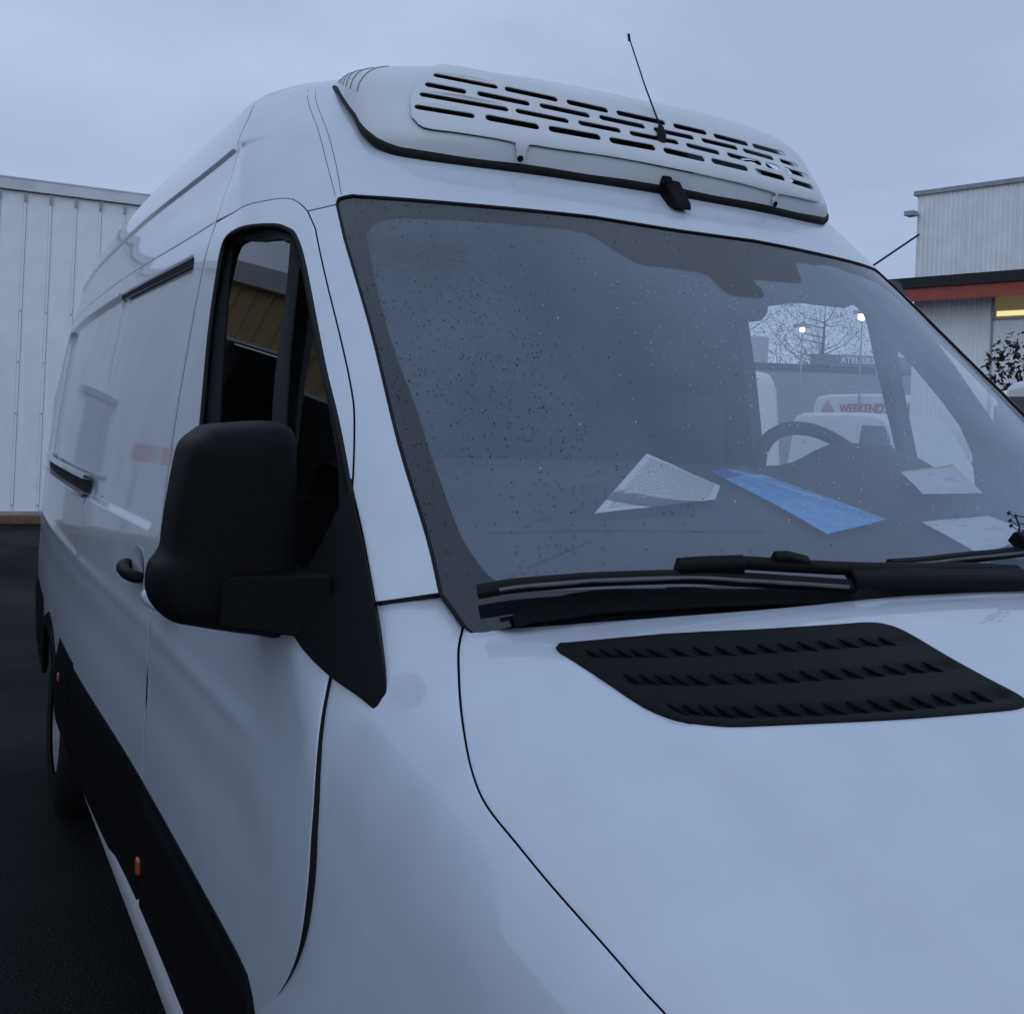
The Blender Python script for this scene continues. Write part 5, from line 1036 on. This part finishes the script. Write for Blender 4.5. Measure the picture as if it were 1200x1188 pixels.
def tree(loc, h, r, n, label, grp=None):
    t = empty('tree', loc, 0, label, 'tree', grp); rng = np.random.default_rng(int(loc[0]*37)); m = MB(); tw_ = MB()
    m.tube([(0, 0, 0), (.1, 0, h*.3), (0, .1, h*.55), (.05, 0, h*.8)], [.22, .17, .11, .05], 8)
    ends = []
    for k in range(42):
        a = rng.random()*6.28; z0 = h*(.3+.5*rng.random()); L_ = r*(.5+.6*rng.random())*(1.15-.5*z0/h); e_ = Vector((math.cos(a)*L_, math.sin(a)*L_, z0+L_*.5)); m.tube([(0, 0, z0), tuple(e_*.5+Vector((0, 0, z0*.45))), tuple(e_)], [.035, .02, .008], 5)
        for j in range(9):
            b = e_.lerp(Vector((0, 0, z0)), rng.random()*.7); q = b+Vector(rng.normal(size=3)*.55)+Vector((0, 0, .3)); tw_.tube([b, q], [.010, .004], 4)
    m.build('trunk', WOOD, t); tw_.build('twigs', WOOD, t)
    leaf_cloud([(0, 0, h*.66, r*.75, r*.75, h*.30)], n*3, .05, rng).build('crown', LEAF, t)
# ---- vans and cars parked beyond the far side
VW = mat('parked_white_paint', (.72, .73, .74), .3, coat=.5, noise=.02, nscale=2); GLS = mat('parked_glass', (.012, .014, .017), .08, spec=.8); REDL = mat('tail_lamp_red', (.40, .02, .02), .3, coat=.5); CHAR = mat('parked_bumper', (.02, .02, .022), .6); REDT = mat('lettering_red', (.55, .03, .03), .5)
def vehicle(name, loc, rz, L_, W_, H_, kind, label, cat_, grp=None):
    t = empty(name, loc, rz, label, cat_, grp); hw = W_/2
    if kind == 'high': prof = [(0,.32),(-.02,.62),(.02,.92),(.22,1.08),(.72,1.22),(1.02,1.34),(1.72,H_-.42),(1.98,H_-.13),(2.4,H_-.01),(3.2,H_),(L_-.5,H_),(L_-.12,H_-.06),(L_-.02,H_-.25),(L_,1.0),(L_,.36)]
    elif kind == 'small': prof = [(0,.30),(-.02,.60),(.05,.82),(.30,.94),(.85,1.06),(1.02,1.12),(1.66,H_-.22),(1.95,H_-.05),(2.5,H_),(L_-.3,H_-.01),(L_-.06,H_-.10),(L_,1.0),(L_,.34)]
    else: prof = [(0,.28),(-.02,.55),(.06,.70),(.35,.80),(1.05,.90),(1.75,H_-.16),(2.1,H_-.02),(2.7,H_),(3.4,H_-.04),(L_-.35,1.05),(L_-.03,.92),(L_,.6),(L_,.32)]
    def wid(z): return hw*(1-.16*max(0, (z-.95)/(H_-.95))**1.5)*(1-.04*max(0, (.6-z)))
    b = MB(); n = len(prof); v = [(-wid(z), y, z) for y, z in prof]+[(wid(z), y, z) for y, z in prof]
    b.add(v, [tuple(range(n)), tuple(range(2*n-1, n-1, -1))]+[(k, (k+1) % n, n+(k+1) % n, n+k) for k in range(n)])
    b.build('body', VW, t, bevel=.07, bseg=3, smooth=40)
    def sidequad(nm, pts, m, off=.012):
        for s in (-1, 1):
            q = MB(); P = [(s*(wid(z)+off), y, z) for y, z in pts]; I = [(s*(wid(z)-.03), y, z) for y, z in pts]; k = len(P); q.add(P+I, [tuple(range(k)), tuple(range(2*k-1, k-1, -1))]+[(a, (a+1) % k, k+(a+1) % k, k+a) for a in range(k)]); q.build(nm, m, t)
    if kind == 'high': sidequad('side_window', [(1.25,1.40),(1.95,H_-.62),(2.45,H_-.58),(2.5,1.42)], GLS); ws = [prof[5], prof[7]]
    elif kind == 'small': sidequad('side_window', [(1.22,1.14),(1.78,H_-.26),(2.35,H_-.24),(2.42,1.16)], GLS); ws = [prof[5], prof[7]]
    else: sidequad('side_window', [(1.40,.95),(1.95,H_-.14),(3.15,H_-.13),(3.5,.98)], GLS); ws = [prof[4], prof[6]]
    q = MB(); (ya, za), (yb, zb) = ws; d = Vector((0, yb-ya, zb-za)); nn_ = Vector((0, -d.z, d.y)).normalized()
    A = Vector((0, ya, za))+d*.08; B = Vector((0, ya, za))+d*.92
    q.add([A+Vector((-wid(za)+.09, 0, 0))+nn_*.012, A+Vector((wid(za)-.09, 0, 0))+nn_*.012, B+Vector((wid(zb)-.10, 0, 0))+nn_*.012, B+Vector((-wid(zb)+.10, 0, 0))+nn_*.012,
           A+Vector((-wid(za)+.09, 0, 0))-nn_*.05, A+Vector((wid(za)-.09, 0, 0))-nn_*.05, B+Vector((wid(zb)-.10, 0, 0))-nn_*.05, B+Vector((-wid(zb)+.10, 0, 0))-nn_*.05], [(0,1,2,3),(7,6,5,4),(0,4,5,1),(1,5,6,2),(2,6,7,3),(3,7,4,0)]); q.build('windscreen', GLS, t)
    r_ = .33 if kind != 'car' else .31
    for y in (.88, L_-.98):
        for s in (-1, 1):
            a = MB(); a.lathe([(s*(hw+.004), 0), (s*(hw+.004), r_+.07), (s*(hw-.2), r_+.08)], 24, 'x', (0, y, r_+.02)); a.build('wheel_arch', CHAR, t, smooth=50)
            a = MB(); a.lathe([(s*(hw-.18), r_), (s*(hw+.008), r_), (s*(hw+.014), r_*.7)], 24, 'x', (0, y, r_)); w_ = a.build('wheel', RUBBER, t, smooth=50)
            a = MB(); a.lathe([(s*(hw+.012), r_*.68), (s*(hw+.018), r_*.4), (s*(hw+.012), 0)], 20, 'x', (0, y, r_)); a.build('rim', ALU, w_, smooth=50)
    for s in (-1, 1):
        zt = 1.05 if kind == 'high' else .95
        a = MB(); a.box((s*(wid(zt)-.16), L_-.10, zt-.22), (s*(wid(zt)+.015), L_+.015, zt+.22)); a.build('tail_lamp', REDL, t, bevel=.02)
        a = MB(); a.box((s*(hw-.38), -.035, .66), (s*(hw-.06), .12, .84)); a.build('headlamp', ALU, t, bevel=.03)
        a = MB(); a.box((s*(wid(1.2)+.01), 1.28, 1.18), (s*(wid(1.2)+.20), 1.36, 1.42)); a.build('mirror', CHAR, t, bevel=.03)
    a = MB(); a.box((-hw+.02, -.06, .28), (hw-.02, .1, .56)); a.build('front_bumper', CHAR, t, bevel=.04)
    a = MB(); a.box((-hw+.04, L_-.1, .32), (hw-.04, L_+.05, .56)); a.build('rear_bumper', CHAR, t, bevel=.03)
    return t, wid
G = 'white vehicles parked beyond the van'
vehicle('high_roof_van', (7.02, 16.65, 0), math.pi, 5.9, 2.0, 2.56, 'high', 'tall white high-roof van showing its plain rear beside the driver seat back', 'van', G)
vc, wc = vehicle('small_panel_van', (14.85, 13.3, 0), 0, 4.4, 1.85, 2.28, 'small', 'small white panel van with a dark door window beyond the window post', 'van', G)
vb, wb_ = vehicle('lettered_van', (20.9, 18.6, 0), 0, 5.2, 2.0, 3.02, 'high', 'white van with red capital lettering high on its side', 'van', G)
sign_m = Matrix(((0, 0, -1, -(wb_(2.62)+.012)), (-1, 0, 0, 2.75), (0, 1, 0, 2.62), (0, 0, 0, 1)))
text_mesh('side_lettering', "WEEKEND'ANGES", .34, REDT, vb, sign_m, .008)
mk = MB(); mk.prism([(4.3, 2.40), (4.9, 2.40), (4.82, 2.62), (4.6, 2.86), (4.38, 2.62)], -(wb_(2.62)+.012), -(wb_(2.62)-.02), 'x'); mk.build('side_emblem', mat('emblem_faded_red', (.50, .30, .30), .5), vb)
vehicle('hatchback', (17.3, 14.6, 0), 0, 4.2, 1.8, 2.0, 'small', 'white people carrier half hidden behind the small panel van', 'car', G)
ve, we = vehicle('dark_windowed_van', (6.85, .9, 0), 0, 5.0, 1.95, 2.245, 'high', 'white vehicle with black side windows parked below the evergreen bush', 'van', G)
q_ = MB(); P = [(-(we(z)+.014), y, z) for y, z in ((2.7, 1.45), (2.7, 2.07), (4.93, 2.07), (4.93, 1.45))]; q_.add(P+[(x+.03, y, z) for x, y, z in P], [(0,1,2,3),(7,6,5,4),(0,4,5,1),(1,5,6,2),(2,6,7,3),(3,7,4,0)]); q_.build('rear_side_window', GLS, ve)
q_ = MB(); q_.box((-.80, 4.985, 1.45), (.80, 5.02, 2.0)); q_.build('rear_window', GLS, ve)
# ---- far grey hall, lamps, trees
fh = empty('far_grey_hall', (20.0, 40.2, 0), math.atan2(-2.8, 5.2), 'long low grey hall far behind the parked vans', 'hall')
b = MB(); b.box((-4, 0, 0), (34, 8, 4.6)); b.build('wall', mat('far_wall_grey', (.30, .325, .345), .8, noise=.08, nscale=1), fh)
b = MB(); b.box((-4.1, -.08, 4.605), (34.1, 8.1, 4.86)); b.build('roof_edge', mat('far_edge', (.06, .065, .075), .7), fh)
b = MB(); b.box((6.2, 3, 4.87), (9.9, 9, 6.2)); b.build('roof_annex', mat('annex_pale', (.42, .45, .48), .7), fh)
sb = MB(); sb.box((11.0, -.2, 4.87), (16.2, -.06, 5.30)); sb = sb.build('name_board', mat('board_dark', (.12, .13, .15), .6), fh)
text_mesh('board_lettering', 'ATELIERS', .34, mat('lettering_white', (.8, .82, .85), .5), sb, Matrix(((1, 0, 0, 12.9), (0, 0, -1, -.21), (0, 1, 0, 5.085), (0, 0, 0, 1))), .01)
LAMP = mat('lamp_glow', (1, .9, .7), .4, emit=(1, .80, .52), estr=16)
for i, (x, y, z, lb) in enumerate(((20.0, 22.0, 5.05, 'lit warm yard lamp, highest of the three lamps beyond the far window'), (20.35, 21.75, 4.62, 'lit warm yard lamp close to the window post, just below the highest one'), (18.5, 22.6, 4.62, 'lit warm yard lamp standing alone left of the dark trees'))):
    t = empty('yard_lamp', (x, y, 0), 0, lb, 'street lamp', 'lit lamps beyond the vans'); b = MB(); b.tube([(0, 0, 0), (0, 0, z+.05)], [.03, .02], 8); b.build('pole', METAL, t)
    b = MB(); b.box((-.22, -.12, z+.06), (.22, .12, z+.16)); b.build('lamp_housing', TRIMG, t, bevel=.02)
    b = MB(); s_ = (.115, .075, .07)[i]; b.lathe([(z-s_*.9, 0), (z-s_*.5, s_*.8), (z, s_), (z+.05, s_*.7)], 14, 'z'); b.build('lamp_glass', LAMP, t, smooth=60)
for i, (x, y, h, r, n, lb) in enumerate(((33.5, 46, 11.5, 4.2, 1500, 'dark bare-twigged tree behind the far hall, tallest of the row'), (38.5, 44, 10, 3.8, 1300, 'dark bare-twigged tree behind the dark name board of the far hall'), (43.5, 42, 9, 3.5, 900, 'smaller bare tree beyond the window post at the end of the row'))): tree((x, y, 0), h, r, n, lb, 'trees behind the far hall')
